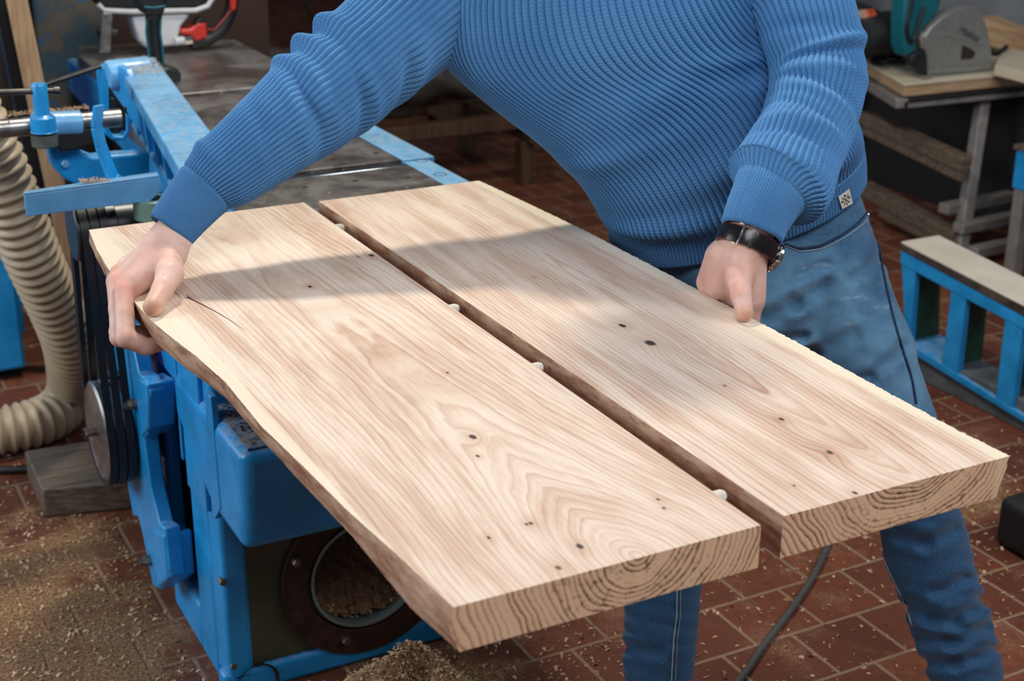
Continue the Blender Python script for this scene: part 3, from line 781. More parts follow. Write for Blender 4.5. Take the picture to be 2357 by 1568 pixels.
VR, QR = nets(fnR, np.min([p for ch in fR for p, r in ch] + [wrR], 0) - .05, np.max([p for ch in fR for p, r in ch] + [ARMR, thR[0][0]], 0) + .05, .0019)

# left hand (with watch) outside the other slab's edge: palm towards the slab, fingers below, thumb on top
nL = [A3(1.242, 1.608, .889), A3(1.241, 1.632, .884), A3(1.238, 1.656, .882), A3(1.235, 1.678, .886)]
fL = []
for i, mc in enumerate(nL):
    r0 = (.0128, .0126, .0120, .0106)[i]; pp = mc + A3(-.004, 0, -.050 + (i == 3) * .006)
    pp[2] = .830; dip = pp + A3(-.031, 0, -.017); tip = dip + A3(-.021, 0, .002)
    fL.append([(mc, r0 + .001), (pp, r0), (dip, r0 - .0018), (tip, r0 - .0026)])
tb0, tb1, tb2, tb3 = D(1712, 590, 2.105), D(1702, 638, 2.092), D(1706, 680, 2.070), PZ(1714, 720, .8935)
thL = [(tb0, .0190), (tb1, .0195), (tb2, .0140), (tb3, .0124)]
palL = [(wrL, nL[0], .0235, .0160), (wrL, nL[1], .0235, .0160), (wrL, nL[2], .0235, .0160), (off(wrL, -.004, .010), nL[3], .022, .0155),
        (tb0, off(nL[0], -.004, .006, .018), .020, .014), (D(1655, 590, 2.155), D(1632, 650, 2.185), .0205, .0190), (D(1672, 590, 2.13), D(1655, 655, 2.15), .0215, .0180)]
fnL = hand(wrL, ARML, palL, fL, thL, .022)
VL, QL = nets(fnL, A3(1.13, 1.50, .79), A3(1.36, 1.76, 1.11), .0019)

# the rest of the body: trunk, neck, head, arms, legs, mostly under the clothes
NECK0 = D(1372, -170, 2.28); HEAD = NECK0 + A3(-.13, -.05, .15)
def fbody(G):
    sp = shR * .5 + shL * .5
    d = ell(G, PEL + A3(.02, .02, -.03), (.13, .13, .12)); d = smin(d, cone(G, PEL + A3(.02, .02, 0), PEL * .5 + sp * .5, .10, .115), .06)
    d = smin(d, cone(G, PEL * .45 + sp * .55, sp - A3(0, 0, .06), .125, .125), .06)
    for s_, e_, f_, w_ in ((shR, elR, ARMR, wrR), (shL, elL, ARML, wrL)):
        d = smin(d, cone(G, sp - A3(0, 0, .03), s_, .07, .044), .04); d = smin(d, cone(G, s_, e_, .044, .038), .02); d = smin(d, cone(G, e_, f_ * .6 + w_ * .4, .040, .027), .02)
    for h_, k_, a_ in ((hipR, knR, anR), (hipL, knL, anL)):
        d = smin(d, cone(G, h_, k_, .066, .048), .03); d = smin(d, cone(G, k_, k_ * .65 + a_ * .35 + A3(.0, .02, 0), .046, .044), .02); d = smin(d, cone(G, k_ * .65 + a_ * .35 + A3(.0, .02, 0), a_, .044, .034), .02)
        d = smin(d, cone(G, a_ - A3(0, 0, .03), a_ + A3(-.06, -.10, -.065), .030, .020), .02)
    d = smin(d, cone(G, sp, HEAD - A3(-.03, 0, .05), .07, .055), .03)
    F_ = A3(-.62, -.50, -.60); F_ /= np.linalg.norm(F_); U_ = A3(-.45, -.2, .85); U_ -= F_ * (U_ @ F_); U_ /= np.linalg.norm(U_); S_ = np.cross(F_, U_)
    R_ = np.array([S_, F_, U_]); H = lambda s, f, u: HEAD + S_ * s + F_ * f + U_ * u
    d = smin(d, ell(G, H(0, 0, .03), (.074, .095, .092), R_), .02); d = smin(d, ell(G, H(0, .045, -.045), (.052, .055, .065), R_), .03)
    d = smin(d, cone(G, H(0, .088, .01), H(0, .116, -.028), .009, .013), .010)
    for s in (-1, 1):
        d = smin(d, ell(G, H(s * .078, -.005, -.01), (.008, .018, .030), R_), .006); d = -smin(-d, ell(G, H(s * .032, .110, .018), (.019, .018, .013), R_), .012)
        d = smin(d, ell(G, H(s * .032, .086, .016), (.013, .013, .012), R_), .002)
    d = smin(d, ell(G, H(0, .098, -.058), (.024, .010, .006), R_), .004); d = smin(d, ell(G, H(0, .094, -.070), (.022, .010, .007), R_), .004)
    fbody.R = R_; fbody.H = H; return d
VB, QB = nets(fbody, (.60, 1.35, -.01), (1.95, 2.45, 1.80), .0075)

Vh = np.vstack([VR, VL, VB]); Qh = np.vstack([QR, QL + len(VR), QB + len(VR) + len(VL)])
t_ = np.zeros((len(Vh), 3))
def blob(p, s, ch, a=1.):
    d = np.linalg.norm(Vh - np.array(p), axis=1); t_[:, ch] = np.maximum(t_[:, ch], a * np.exp(-(d / s) ** 2))
for p, s, a in ((mi, .019, 1), (mm, .016, .9), (mr, .014, .7), (pipR[0], .012, .9), (pipR[1], .012, .7), (tb1, .022, .6), (D(1628, 640, 2.17), .02, .8), (thR[1][0], .014, .35), (D(1690, 660, 2.06), .015, .7)): blob(p, s, 0, a)
blob(thR[3][0] + A3(-.004, -.010, .002), .0115, 1, 1.); blob(tb3 + A3(-.002, -.007, .0), .012, 1, .9)
# knuckle creases across the thumbs
for (a, b) in ((thR[2][0], thR[3][0]), (tb2, tb3)):
    ax_ = (b - a) / np.linalg.norm(b - a); s_ = (Vh - a) @ ax_; rr = np.linalg.norm((Vh - a) - s_[:, None] * ax_, axis=1)
    t_[:, 2] += np.where(rr < .02, sum(-np.exp(-((s_ - k) / .0009) ** 2) for k in (-.002, .002, .006)), 0)
body = gridmesh('body', Vh, Qh, M_SKIN, person, col=t_)
# thumb nails
M_NAIL = plain('fingernail', (.66, .42, .33), .25, 0, .06)

# hair
def fhair(G):
    H, R_ = fbody.H, fbody.R
    d = ell(G, H(0, -.012, .040), (.083, .100, .096), R_); q = (G - H(0, .06, .03).astype(np.float32)) @ R_.T.astype(np.float32)
    return np.maximum(d, np.minimum(q[..., 1] + .0, -(q[..., 2] - .045)) * .7 + 0 if False else -(q[..., 2] * .75 - q[..., 1] * 1.0 + .02))
VH, QH = nets(fhair, HEAD - .16, HEAD + .20, .006)
mh = Mat('dark_hair'); nz = mh.noise(mh.map(mh.coord(), (40, 40, 300)), 1, 3); mh.set(mh.mix(nz, (.03, .018, .010), (.07, .04, .022)), .5); mh.bump(nz, .8, .004)
if len(VH): gridmesh('hair', VH, QH, mh.m, person)

# ---- jeans
m = Mat('blue_denim'); c = m.coord(); x, y, z = m.xyz(c)
n1 = m.noise(c, 5.5, 4, .6, .4); n2 = m.noise(m.map(c, (20, 20, 60)), 1, 4, .6); n3 = m.noise(m.map(c, (900, 900, 300)), 1, 2)
fade = (((z - .72) / .20).pow(2) * -1).exp() * .95 + (((z - .92) / .10).pow(2) * -1).exp() * .35
lt_ = (fade * (n1 * 1.5 - .02) + (n2 - .5) * .42 - .06)
pl0, pl1 = D(1895, 605, 2.37) - A3(*wloc(person)), D(1972, 860, 2.37) - A3(*wloc(person)); sd = pl1 - pl0; s2 = float(sd @ sd)
tt = ((x - pl0[0]) * sd[0] + (y - pl0[1]) * sd[1] + (z - pl0[2]) * sd[2]) / s2; tc = tt.max(0.).min(1.)
dd = ((x - pl0[0] - tc * sd[0]).pow(2) + (y - pl0[1] - tc * sd[1]).pow(2) + (z - pl0[2] - tc * sd[2]).pow(2)).sqrt()
streak = (1 - (dd + (n2 - .5) * .02).step(.018, .060))
dm = m.mix((lt_.step(.1, .95) + streak * .28), (.003, .055, .140), (.120, .280, .430)); dm = m.mix((n3 - .45) * .7, dm, (.30, .45, .62))
worn_ = n2.step(.62, .8) * fade.step(.3, .9) * .5; dm = m.mix(worn_, dm, (.42, .52, .60))
m.set(dm, .88, 0., **{'Sheen Weight': .15}); m.bump(n3 + n2 * .8, .45, .0012); M_DENIM = m.m
M_THREAD = plain('pale_thread', (.32, .36, .42), .8, 0, .2, 400)

def fold(G, c0, dirv, k, amp, along, w, s=.0):
    """crumple waves near a point"""
    q = G - np.array(c0, np.float32); d2 = (q ** 2).sum(-1); ph = q @ np.array(dirv, np.float32) * k + s + 1.5 * np.sin(q[..., 0] * 21 + q[..., 1] * 17)
    return -amp * np.exp(-d2 / w ** 2) * (np.abs(np.sin(ph)) ** .6 - .5)
bk = A3(.0, .028, 0)
def gv(dep, pts): return [np.array(p, np.float32) for p in pts]
GRV = [(gv(2.40, [(1755, 735), (1830, 700), (1905, 655)]), .0075, .013), (gv(2.38, [(1770, 850), (1870, 820), (1965, 770)]), .0070, .013), (gv(2.38, [(1760, 790), (1850, 775)]), .007, .009), (gv(2.40, [(1960, 640), (2040, 590)]), .005, .010),
       (gv(2.40, [(1900, 905), (2000, 870), (2080, 800)]), .007, .010), (gv(2.38, [(1830, 640), (1900, 610)]), .006, .009),
       (gv(2.55, [(2070, 1235), (2130, 1252), (2195, 1222)]), .0065, .012), (gv(2.55, [(2092, 1395), (2150, 1425), (2200, 1432), (2262, 1385)]), .0085, .013), (gv(2.56, [(2125, 1470), (2190, 1478), (2268, 1440)]), .0080, .011),
       (gv(2.57, [(2130, 1525), (2200, 1530), (2285, 1500)]), .0075, .010), (gv(2.54, [(2150, 1360), (2220, 1335)]), .0065, .010), (gv(2.60, [(1440, 1490), (1520, 1500)]), .006, .010)]
def fjeans(G):
    d = ell(G, PEL + A3(.02, .02, -.05), (.165, .160, .13))
    for h_, k_, a_, i in ((hipR, knR, anR, 0), (hipL, knL, anL, 1)):
        d = smin(d, cone(G, h_ + A3(.012, .01, -.02), h_ * .45 + k_ * .55, .104, .084), .03); d = smin(d, cone(G, h_ * .45 + k_ * .55, k_, .084, .072), .02)
        cf = k_ * .55 + a_ * .45 + bk * (.6 if i else .3); d = smin(d, cone(G, k_, cf, .072, .070), .02); d = smin(d, cone(G, cf, a_, .070, .064), .02)
    d = smin(d, ell(G, D(1715, 660, 2.50), (.13, .12, .13)), .03); d = smin(d, cone(G, D(1740, 700, 2.50), knR + A3(.03, -.01, .12), .105, .075), .03)
    # leg creases: knee and stacked folds above the hem, drag lines at the crotch
    for c0, k, amp, w, s in ((knL + A3(0, 0, -.02), 120, .006, .10, 0), (anL + A3(0, 0, .17), 100, .008, .085, 1.), (anL + A3(0, 0, .09), 110, .008, .075, 2.), (anR + A3(0, 0, .10), 95, .006, .08, .4), (knR, 95, .005, .10, .5)):
        d = d + fold(G, c0, (.22, .12, .96), k, amp, None, w, s)
    d = d + fold(G, D(1850, 740, 2.36), (.25, .0, .97), 62, .0020, None, .12, .7) + fold(G, D(1790, 620, 2.36), (-.15, .1, .98), 75, .0020, None, .08, .2) + fold(G, D(2020, 850, 2.40), (.35, .1, .94), 70, .0018, None, .09, 1.2)
    rel = G - CAM.astype(np.float32); dp = rel @ fw.astype(np.float32); q2 = np.stack([W_ / 2 + FPX * (rel @ cam_x.astype(np.float32)) / dp, H_ / 2 - FPX * (rel @ cam_y.astype(np.float32)) / dp], -1)
    for pts, am, w in GRV:
        if pts[0][0] is None: continue
        for a_, b_ in zip(pts[:-1], pts[1:]):
            t = np.clip(((q2 - a_) @ (b_ - a_)) / ((b_ - a_) @ (b_ - a_)), 0, 1); dd_ = np.linalg.norm(q2 - a_ - t[..., None] * (b_ - a_), axis=-1) * (2.5 / FPX)
            d = d + am * (np.exp(-(dd_ / w) ** 2) - .45 * np.exp(-((dd_ - w * 1.7) / (w * .8)) ** 2))
    # open at the hem and the waist
    return np.maximum(d, np.maximum(.105 - G[..., 2] if False else (anR[2] - .035) - G[..., 2] - .0, (G - (PEL + A3(0, 0, .055)).astype(np.float32)) @ np.array((-.25, .05, .96), np.float32)))
VJ, QJ = nets(fjeans, (1.14, 1.40, .02), (1.95, 2.32, 1.06), .0055)
jeans = gridmesh('jeans', VJ, QJ, M_DENIM, person)
bvJ = BVHTree.FromPolygons([tuple(v) for v in VJ], [tuple(int(i) for i in q) for q in QJ])
def hit(bv, x, y, lift=.0):
    r = ray(x, y); r = r / np.linalg.norm(r); h = bv.ray_cast(Vector(CAM), Vector(r))
    return None if h[0] is None else np.array(h[0]) + np.array(h[1]) * lift
def surf_line(bv, pts, n=60, lift=.001):
    t = np.linspace(0, len(pts) - 1, n); X_ = np.interp(t, range(len(pts)), [p[0] for p in pts]); Y_ = np.interp(t, range(len(pts)), [p[1] for p in pts])
    for _ in range(4): X_[1:-1] = (X_[:-2] + X_[2:]) / 2; Y_[1:-1] = (Y_[:-2] + Y_[2:]) / 2
    q = [hit(bv, a, b, lift) for a, b in zip(X_, Y_)]; return [p for p in q if p is not None]
def seam(name, pts, r, mat, lift=.0008, n=60):
    q = surf_line(bvJ, pts, n, lift)
    if len(q) > 3: return MB().tube(q, r, 6).build(name, mat, jeans)
M_DKDENIM = plain('dark_denim_edge', (.012, .035, .085), .9, 0, .3, 300)
seam('pocket_edge', [(1806, 562), (1840, 573), (1890, 566), (1940, 540), (1975, 514), (1996, 488)], .0024, M_DKDENIM, .0012)
seam('pocket_stitching', [(1806, 566), (1842, 580), (1894, 573), (1944, 547), (1984, 518), (2000, 500)], .0008, M_THREAD, .0014)
seam('side_seam', [(1994, 440), (2006, 500), (2022, 570), (2034, 640), (2052, 720), (2075, 800), (2098, 870), (2108, 930)], .0022, M_DKDENIM, .0012)
seam('inner_seam', [(1558, 1352), (1557, 1420), (1550, 1470), (1545, 1568)], .0012, M_THREAD, .0012)
seam('inner_seam', [(1566, 1350), (1565, 1420), (1558, 1470), (1553, 1568)], .0008, M_THREAD, .0012)
seam('inner_seam', [(2018, 1238), (2045, 1310), (2085, 1392), (2100, 1440)], .0010, M_THREAD, .0010)
q = hit(bvJ, 1996, 495, .001)
if q is not None: MB().ball(q, .0042, 12, 8).build('rivet', M_CHROME, jeans)

# ---- shoes (below the frame)
M_SHOE = plain('black_shoe', (.015, .014, .014), .5)
for a_ in (anR, anL):
    def fsh(G, a_=a_):
        dr = A3(-.45, -.88, 0); d = cone(G, a_ + A3(0, .01, -.035), a_ + dr * .16 + A3(0, 0, -.055), .042, .034); d = smin(d, cone(G, a_ + A3(0, 0, .01), a_ + A3(0, 0, -.04), .040, .044), .02)
        return np.maximum(d, .004 - G[..., 2])
    Vs, Qs = nets(fsh, a_ - .26, a_ + A3(.1, .12, .08), .006); gridmesh('shoe', Vs, Qs, M_SHOE, person)

# ---- sweater: knitted loft surfaces with real ribs
m = Mat('ribbed_blue_knit'); uvn = m.N('UVMap', uv_map='uv'); u, v, w_ = m.xyz(uvn.outputs[0]); c = m.coord()
ch = (u.fract() - .5).abs(); st = ((v + ch * 1.5) * 6.2832).sin(); yarn = ((v * 1.0 + ch * 1.5) * 6.2832 * 3 + u * 9).sin()
n1 = m.noise(c, 700, 3, .7); n2 = m.noise(c, 7, 3)
kc = m.mix(n2.step(.3, .7), (.062, .198, .425), (.085, .245, .495)); kc = m.mix(n1.step(.5, .8) * .35, kc, (.15, .36, .68))
m.set(kc, .85, 0., **{'Sheen Weight': .14, 'Sheen Roughness': .4, 'Specular IOR Level': .2}); m.bump(st * .5 + .5 + yarn * .12 + n1 * .3, .5, .0013); M_KNIT = m.m
sw = bpy.data.objects.new('sweater', None)


def catmull(K, n):
    K = np.array(K, float); P_ = np.vstack([2 * K[0] - K[1], K, 2 * K[-1] - K[-2]]); t = np.linspace(0, len(K) - 1 - 1e-6, n); i = t.astype(int); f = (t - i)[:, None]
    a, b, c_, d = P_[i], P_[i + 1], P_[i + 2], P_[i + 3]
    return .5 * ((2 * b) + (-a + c_) * f + (2 * a - 5 * b + 4 * c_ - d) * f ** 2 + (-a + 3 * b - 3 * c_ + d) * f ** 3)


def knit(stn, lat0, nribs, n_along, per, band, folds, stitch=.0048, amp=.0022, end_cap=True, disp=None, ortho=1.):
    """stn rows: px, py, depth, half-width, half-depth. band: (s0,s1,ribs multiplier,amp) metres measured from the start. Returns V, quads, uv"""
    C_ = np.array([D(*s_[:3]) for s_ in stn]); K = np.hstack([C_, np.array(stn)[:, 3:5], np.array(lat0)])
    S = catmull(K, 600); ds = np.r_[0, np.cumsum(np.linalg.norm(np.diff(S[:, :3], axis=0), axis=1))]
    Lt = ds[-1]; s = np.linspace(0, Lt, n_along); S = np.array([np.interp(s, ds, S[:, j]) for j in range(8)]).T
    T = np.gradient(S[:, :3], axis=0); T /= np.linalg.norm(T, axis=1)[:, None]
    for _ in range(6): T[1:-1] = (T[:-2] + T[1:-1] * 2 + T[2:]) / 4; T /= np.linalg.norm(T, axis=1)[:, None]
    Lx = S[:, 5:8]; Lx = Lx - ortho * T * (Lx * T).sum(1)[:, None]; Lx /= np.linalg.norm(Lx, axis=1)[:, None]; Ny = np.cross(T, Lx); Ny /= np.linalg.norm(Ny, axis=1)[:, None]
    nt = nribs * per; th = np.arange(nt + 1) * 2 * PI / nt
    TH, SS = np.meshgrid(th, s); a, b = S[:, 3][:, None], S[:, 4][:, None]
    e = 2.25; cs, sn = np.cos(TH), np.sin(TH); rad = (np.abs(cs) ** e + np.abs(sn) ** e) ** (-1 / e)
    X_, Y_ = a * cs * rad, b * sn * rad
    # outward normal in the section plane (ellipse)
    nx, ny = cs / a, sn / b; nl = np.sqrt(nx ** 2 + ny ** 2); nx /= nl; ny /= nl
    d = np.zeros_like(X_)
    for (fs, ft, ws, wt, am, sl) in folds:       # fold: position along, angle, widths, height, slant
        dt = (TH - ft + PI) % (2 * PI) - PI
        d += am * np.exp(-((SS - fs - sl * dt) / ws) ** 2) * np.exp(-(dt / wt) ** 2)
    if disp is not None: d += disp(SS, TH)
    # ribs
    s0, s1, mult, am2 = band; inb = 1 / (1 + np.exp((SS - s1) / .0012))
    u_ = TH / (2 * PI) * nribs
    slant = 0
    p1 = np.abs(np.sin(PI * (u_ + slant))) ** .62; p2 = np.abs(np.sin(PI * u_ * mult)) ** .7
    d += (1 - inb) * amp * (p1 - .7) + inb * am2 * (p2 - .7) - .0022 * np.exp(-((SS - s1) / .003) ** 2)
    d += .003 * (1 - np.clip(SS / .004, 0, 1)) * -1
    V = S[:, None, :3] + (X_ + d * nx)[..., None] * Lx[:, None, :] + (Y_ + d * ny)[..., None] * Ny[:, None, :]
    # turn the hem inwards
    inn = S[:, None, :3][:1] + ((X_ - .010 * nx)[..., None] * Lx[:, None, :] + (Y_ - .010 * ny)[..., None] * Ny[:, None, :])[:1] + T[0] * .012
    V = np.concatenate([inn, V], 0); sv = np.r_[-.01, s]
    nr, ncol = V.shape[0], nt + 1
    uu = np.where(sv[:, None] < s1, u_[:1] * mult, u_[:1]); vv = np.broadcast_to(sv[:, None] / stitch, (nr, ncol))
    i, j = np.meshgrid(np.arange(nr - 1), np.arange(nt), indexing='ij'); i, j = i.ravel(), j.ravel()
    base = lambda i, j: i * ncol + j
    Q = np.stack([base(i, j), base(i, j + 1), base(i + 1, j + 1), base(i + 1, j)], 1)
    UV = np.stack([uu, vv], -1).reshape(-1, 2)
    return V.reshape(-1, 3), Q, UV


def to_lat(dx, dy, dd): v_ = dx * cam_x - dy * cam_y + dd * fw; return v_ / np.linalg.norm(v_)
# torso, from the hem up
T_st = [(1696, 480, 2.52, .2240, .158), (1687, 425, 2.496, .2260, .160), (1662, 364, 2.466, .230, .168), (1624, 297, 2.437, .233, .170), (1560, 210, 2.405, .246, .164), (1478, 130, 2.375, .266, .156),
        (1405, 55, 2.345, .276, .148), (1378, -20, 2.32, .262, .134), (1375, -90, 2.30, .246, .118), (1370, -150, 2.285, .205, .100), (1368, -195, 2.275, .105, .080), (1366, -225, 2.265, .078, .072)]
T_lat = [to_lat(1, -.34, .02)] * 3 + [to_lat(1, -.34, .0), to_lat(1, -.33, -.02), to_lat(1, -.24, -.05), to_lat(1, -.16, -.07), to_lat(1, -.10, -.08)] + [to_lat(1, -.08, -.08)] * 4
fT = [(.085, 4.35, .018, .9, .014, .01), (.10, 5.2, .016, .5, .010, -.01), (.155, 4.9, .020, .55, .010, .02), (.21, 3.9, .022, .6, .007, .03),
      (.30, 4.6, .035, .35, .006, .12), (.36, 4.2, .03, .3, .005, .15), (.33, 5.3, .03, .3, .007, -.10), (.25, 5.3, .028, .35, .008, -.05)]
VT, QT, UT = knit(T_st, T_lat, 136, 330, 8, (0, .062, 1.6, .0026), fT, amp=.0056, ortho=0.)
# sleeve of the reaching arm, from the cuff up
R_st = [(391, 532, 2.188, .0365, .034), (430, 482, 2.196, .041, .037), (478, 428, 2.206, .047, .043), (520, 395, 2.214, .056, .052), (575, 352, 2.226, .062, .058), (640, 300, 2.24, .069, .064), (705, 250, 2.26, .0775, .070),
        (785, 188, 2.28, .083, .074), (880, 105, 2.30, .087, .080), (965, 30, 2.325, .093, .088), (1030, -25, 2.345, .095, .090), (1100, -70, 2.36, .088, .085)]
R_lat = [to_lat(.62, .78, .0)] * 6 + [to_lat(.62, .78, 0)] * 6
fR_ = [(.115, PI, .012, 1.2, .006, 0), (.295, PI + .1, .0105, .75, .012, .006), (.343, PI + .0, .012, .8, .017, .008), (.395, PI, .013, .8, .016, .010), (.318, PI, .007, .9, -.006, .006), (.368, PI, .008, .9, -.008, .008),
       (.27, 4.9, .010, .9, -.009, -.020), (.245, 4.9, .010, .8, .006, -.020), (.30, 4.9, .012, .8, .006, -.018), (.34, 5.6, .012, .7, -.009, -.03), (.365, 5.5, .012, .7, .006, -.03), (.42, 5.8, .014, .6, -.010, -.04), (.45, 5.7, .015, .7, .006, -.04), (.20, 4.6, .012, .8, -.004, -.02)]
VRs, QRs, URs = knit(R_st, R_lat, 52, 400, 9, (0, .086, 1.7, .0020), fR_, amp=.0046)
# sleeve of the arm held in, bunched above the cuff
L_st = [(1729, 538, 2.108, .0455, .040), (1745, 495, 2.113, .048, .043), (1770, 448, 2.12, .054, .049), (1788, 424, 2.13, .066, .058), (1805, 396, 2.14, .0745, .064), (1832, 345, 2.165, .070, .064), (1860, 280, 2.20, .069, .066), (1878, 215, 2.225, .071, .070),
        (1880, 150, 2.245, .072, .072), (1858, 70, 2.26, .078, .076), (1828, 0, 2.275, .083, .080), (1790, -62, 2.285, .084, .080), (1725, -102, 2.295, .080, .076), (1650, -112, 2.30, .068, .066), (1570, -105, 2.30, .055, .055)]
L_lat = [to_lat(1, .22, .05)] * 3 + [to_lat(1, .28, .05)] * 4 + [to_lat(1, .05, .0)] * 4 + [to_lat(.9, -.5, 0), to_lat(.5, -1, 0), to_lat(.1, -1, 0), to_lat(.1, -1, 0)]
fL_ = [(.082, 3.4, .010, 1.5, .012, 0), (.088, .2, .012, 1.6, .012, 0), (.100, 4.7, .010, 2.0, .006, .004), (.135, 4.6, .010, 1.1, -.006, .01), (.165, 4.7, .012, 1.1, .007, .01), (.19, 4.6, .009, 1.1, -.006, -.01), (.225, 4.9, .012, 1.2, .007, -.012),
       (.255, 4.6, .009, 1.2, -.007, -.012), (.285, 5.0, .012, 1.0, .008, .012), (.315, 4.8, .008, 1.1, -.009, .018), (.34, 5.3, .011, .9, .009, .02), (.375, 4.4, .010, .8, -.005, -.02)]
VLs, QLs, ULs = knit(L_st, L_lat, 48, 430, 9, (0, .070, 1.7, .0020), fL_, amp=.0046)
Vs = np.vstack([VT, VRs, VLs]); Qs = np.vstack([QT, QRs + len(VT), QLs + len(VT) + len(VRs)]); Us = np.vstack([UT, URs, ULs])
sweater = gridmesh('sweater', Vs, Qs, M_KNIT, person, uv=Us[Qs.ravel()])

# woven label on the hem with its crossed mark
bvT = BVHTree.FromPolygons([tuple(v) for v in VT], [tuple(int(i) for i in q) for q in QT])
cor = [(1926, 452), (1951, 434), (1959, 467), (1935, 480)]
qs = [hit(bvT, x, y, .0) for x, y in cor]
if all(q is not None for q in qs):
    qs = [np.array(q) for q in qs]; nrm = np.cross(qs[1] - qs[0], qs[3] - qs[0]); nrm /= np.linalg.norm(nrm)
    if nrm @ fw > 0: nrm = -nrm
    B = lambda a, b, l=.0: (qs[0] * (1 - a) * (1 - b) + qs[1] * a * (1 - b) + qs[2] * a * b + qs[3] * (1 - a) * b) + nrm * (.0030 + l)
    lab = MB().prism([B(0, 0), B(1, 0), B(1, 1), B(0, 1)], nrm * .0008).build('woven_label', plain('cream_cotton_tape', (.72, .66, .58), .9, 0, .05, 300), sweater)
    ink = plain('black_ink', (.02, .02, .02), .8)
    mb = MB()
    def stroke(pts, w=.0013):
        for a_, b_ in zip(pts[:-1], pts[1:]): mb.bar(B(*a_, .0014), B(*b_, .0014), w, .0005, tuple(nrm))
    stroke([(.24, .22), (.78, .80)]); stroke([(.80, .20), (.22, .82)])
    # four small marks round the cross: a heart-like leaf above, R right, M left, C below
    for dx_ in (-.04, .0, .04): stroke([(.50 + dx_, .12), (.50 + dx_ * .3, .30)])
    stroke([(.76, .56), (.76, .38), (.86, .40), (.85, .47), (.77, .48), (.87, .57)], .0009)
    stroke([(.12, .60), (.13, .42), (.19, .52), (.25, .42), (.27, .60)], .0009)
    stroke([(.57, .74), (.49, .72), (.46, .80), (.50, .87), (.58, .85)], .0009)
    mb.build('printed_mark', ink, lab)

# wristwatch on the left wrist, strap visible below the cuff
ax_ = elL - wrL; ax_ = ax_ / np.linalg.norm(ax_); Wc = D(1721, 560, 2.114)
ax_ = (D(1740, 520, 2.118) - D(1702, 612, 2.112)); ax_ /= np.linalg.norm(ax_)
Lw = to_lat(1, .40, .12); Lw = Lw - ax_ * (Lw @ ax_); Lw /= np.linalg.norm(Lw); Nw = np.cross(ax_, Lw)
if Nw @ fw > 0: Nw = -Nw
def wp(t, o=0., h=0., a=.0425, b=.0370): return Wc + Lw * (a + o) * math.cos(t) + Nw * (b + o) * math.sin(t) + ax_ * h
wat = bpy.data.objects.new('wristwatch', None); COL.objects.link(wat); wat.parent = person; wat.location = tuple(Wc - np.array(wloc(person))); bpy.context.view_layer.update()
def ringband(o, h0, h1, t0, t1, th=.0028, n=70, bulge=.0):
    V = []; ts = np.linspace(t0, t1, n)
    for t in ts:
        for (oo, hh) in ((o, h0), (o + th * .8, h0 + .0006), (o + th + bulge, (h0 + h1) / 2), (o + th * .8, h1 - .0006), (o, h1)): V.append(wp(t, oo, hh))
    F = [(i * 5 + k, i * 5 + (k + 1) % 5, (i + 1) * 5 + (k + 1) % 5, (i + 1) * 5 + k) for i in range(n - 1) for k in range(5)] + [tuple(range(5)), tuple((n - 1) * 5 + k for k in range(4, -1, -1))]
    return MB().add(V, F)
m = Mat('black_croc_leather'); c = m.coord(); vz = m.vor(m.map(c, (1, 1, 1)), 85, 'DISTANCE_TO_EDGE'); m.set((.010, .009, .010), .2, 0.); m.bump(vz.min(.05) * 5, .25, .0006); M_STRAP = m.m
tw = math.radians(-8)
strap = ringband(0, -.0130, .0130, math.radians(-2), math.radians(300), bulge=.0012).build('strap', M_STRAP, wat, ang=60)
for hh in (-.0112, .0112):
    mb = MB()
    for k in range(46):
        t = math.radians(8 + k * 5.6); mb.bar(wp(t, .0030, hh), wp(t + .055, .0030, hh), .0006, .0006)
    mb.build('red_stitching', plain('red_thread', (.35, .01, .02), .7), strap)
for t in (62, 92): ringband(.0004, -.0138, .0138, math.radians(t), math.radians(t + 9), th=.0034, n=6).build('strap_loop', M_STRAP, strap, ang=60)
t = math.radians(118)
MB().bar(wp(t, .0048, -.0155), wp(t, .0048, .0155), .0032, .0014, tuple(Nw)).bar(wp(t, .0040, -.0155), wp(t + .20, .0030, -.0155), .0022, .0022).bar(wp(t, .0040, .0155), wp(t + .20, .0030, .0155), .0022, .0022).build('buckle', M_CHROME, strap, bevel=.0005)
# case at the outer side of the wrist (back of the hand)
cc = wp(math.radians(-14), .0045, 0); cn = cc - Wc; cn = cn - ax_ * (cn @ ax_); cn /= np.linalg.norm(cn)
case = MB().lathe(cc - cn * .004, cn, [(-.001, 0), (-.001, .0195), (.001, .0215), (.006, .0222), (.008, .0210), (.0092, .0195), (.0094, .0)], 48).build('watch_case', M_CHROME, wat)
for s in (-1, 1):
    a_ = cc + ax_ * .0 ; tdir = np.cross(ax_, cn)
    for h_ in (-.0105, .0105): MB().bar(cc + tdir * s * .014 + ax_ * h_ + cn * .001, cc + tdir * s * .0235 + ax_ * h_ - cn * .006, .0028, .0042).build('lug', M_CHROME, case, bevel=.0006)
MB().lathe(cc + cn * .0056, cn, [(0, .0165), (.0006, .0)], 40).build('dial', M_BPLAST, case)
MB().cyl(cc + ax_ * -.0195 + cn * .002, cc + ax_ * -.0235 + cn * .002, .0026, 14).build('crown', M_CHROME, case)

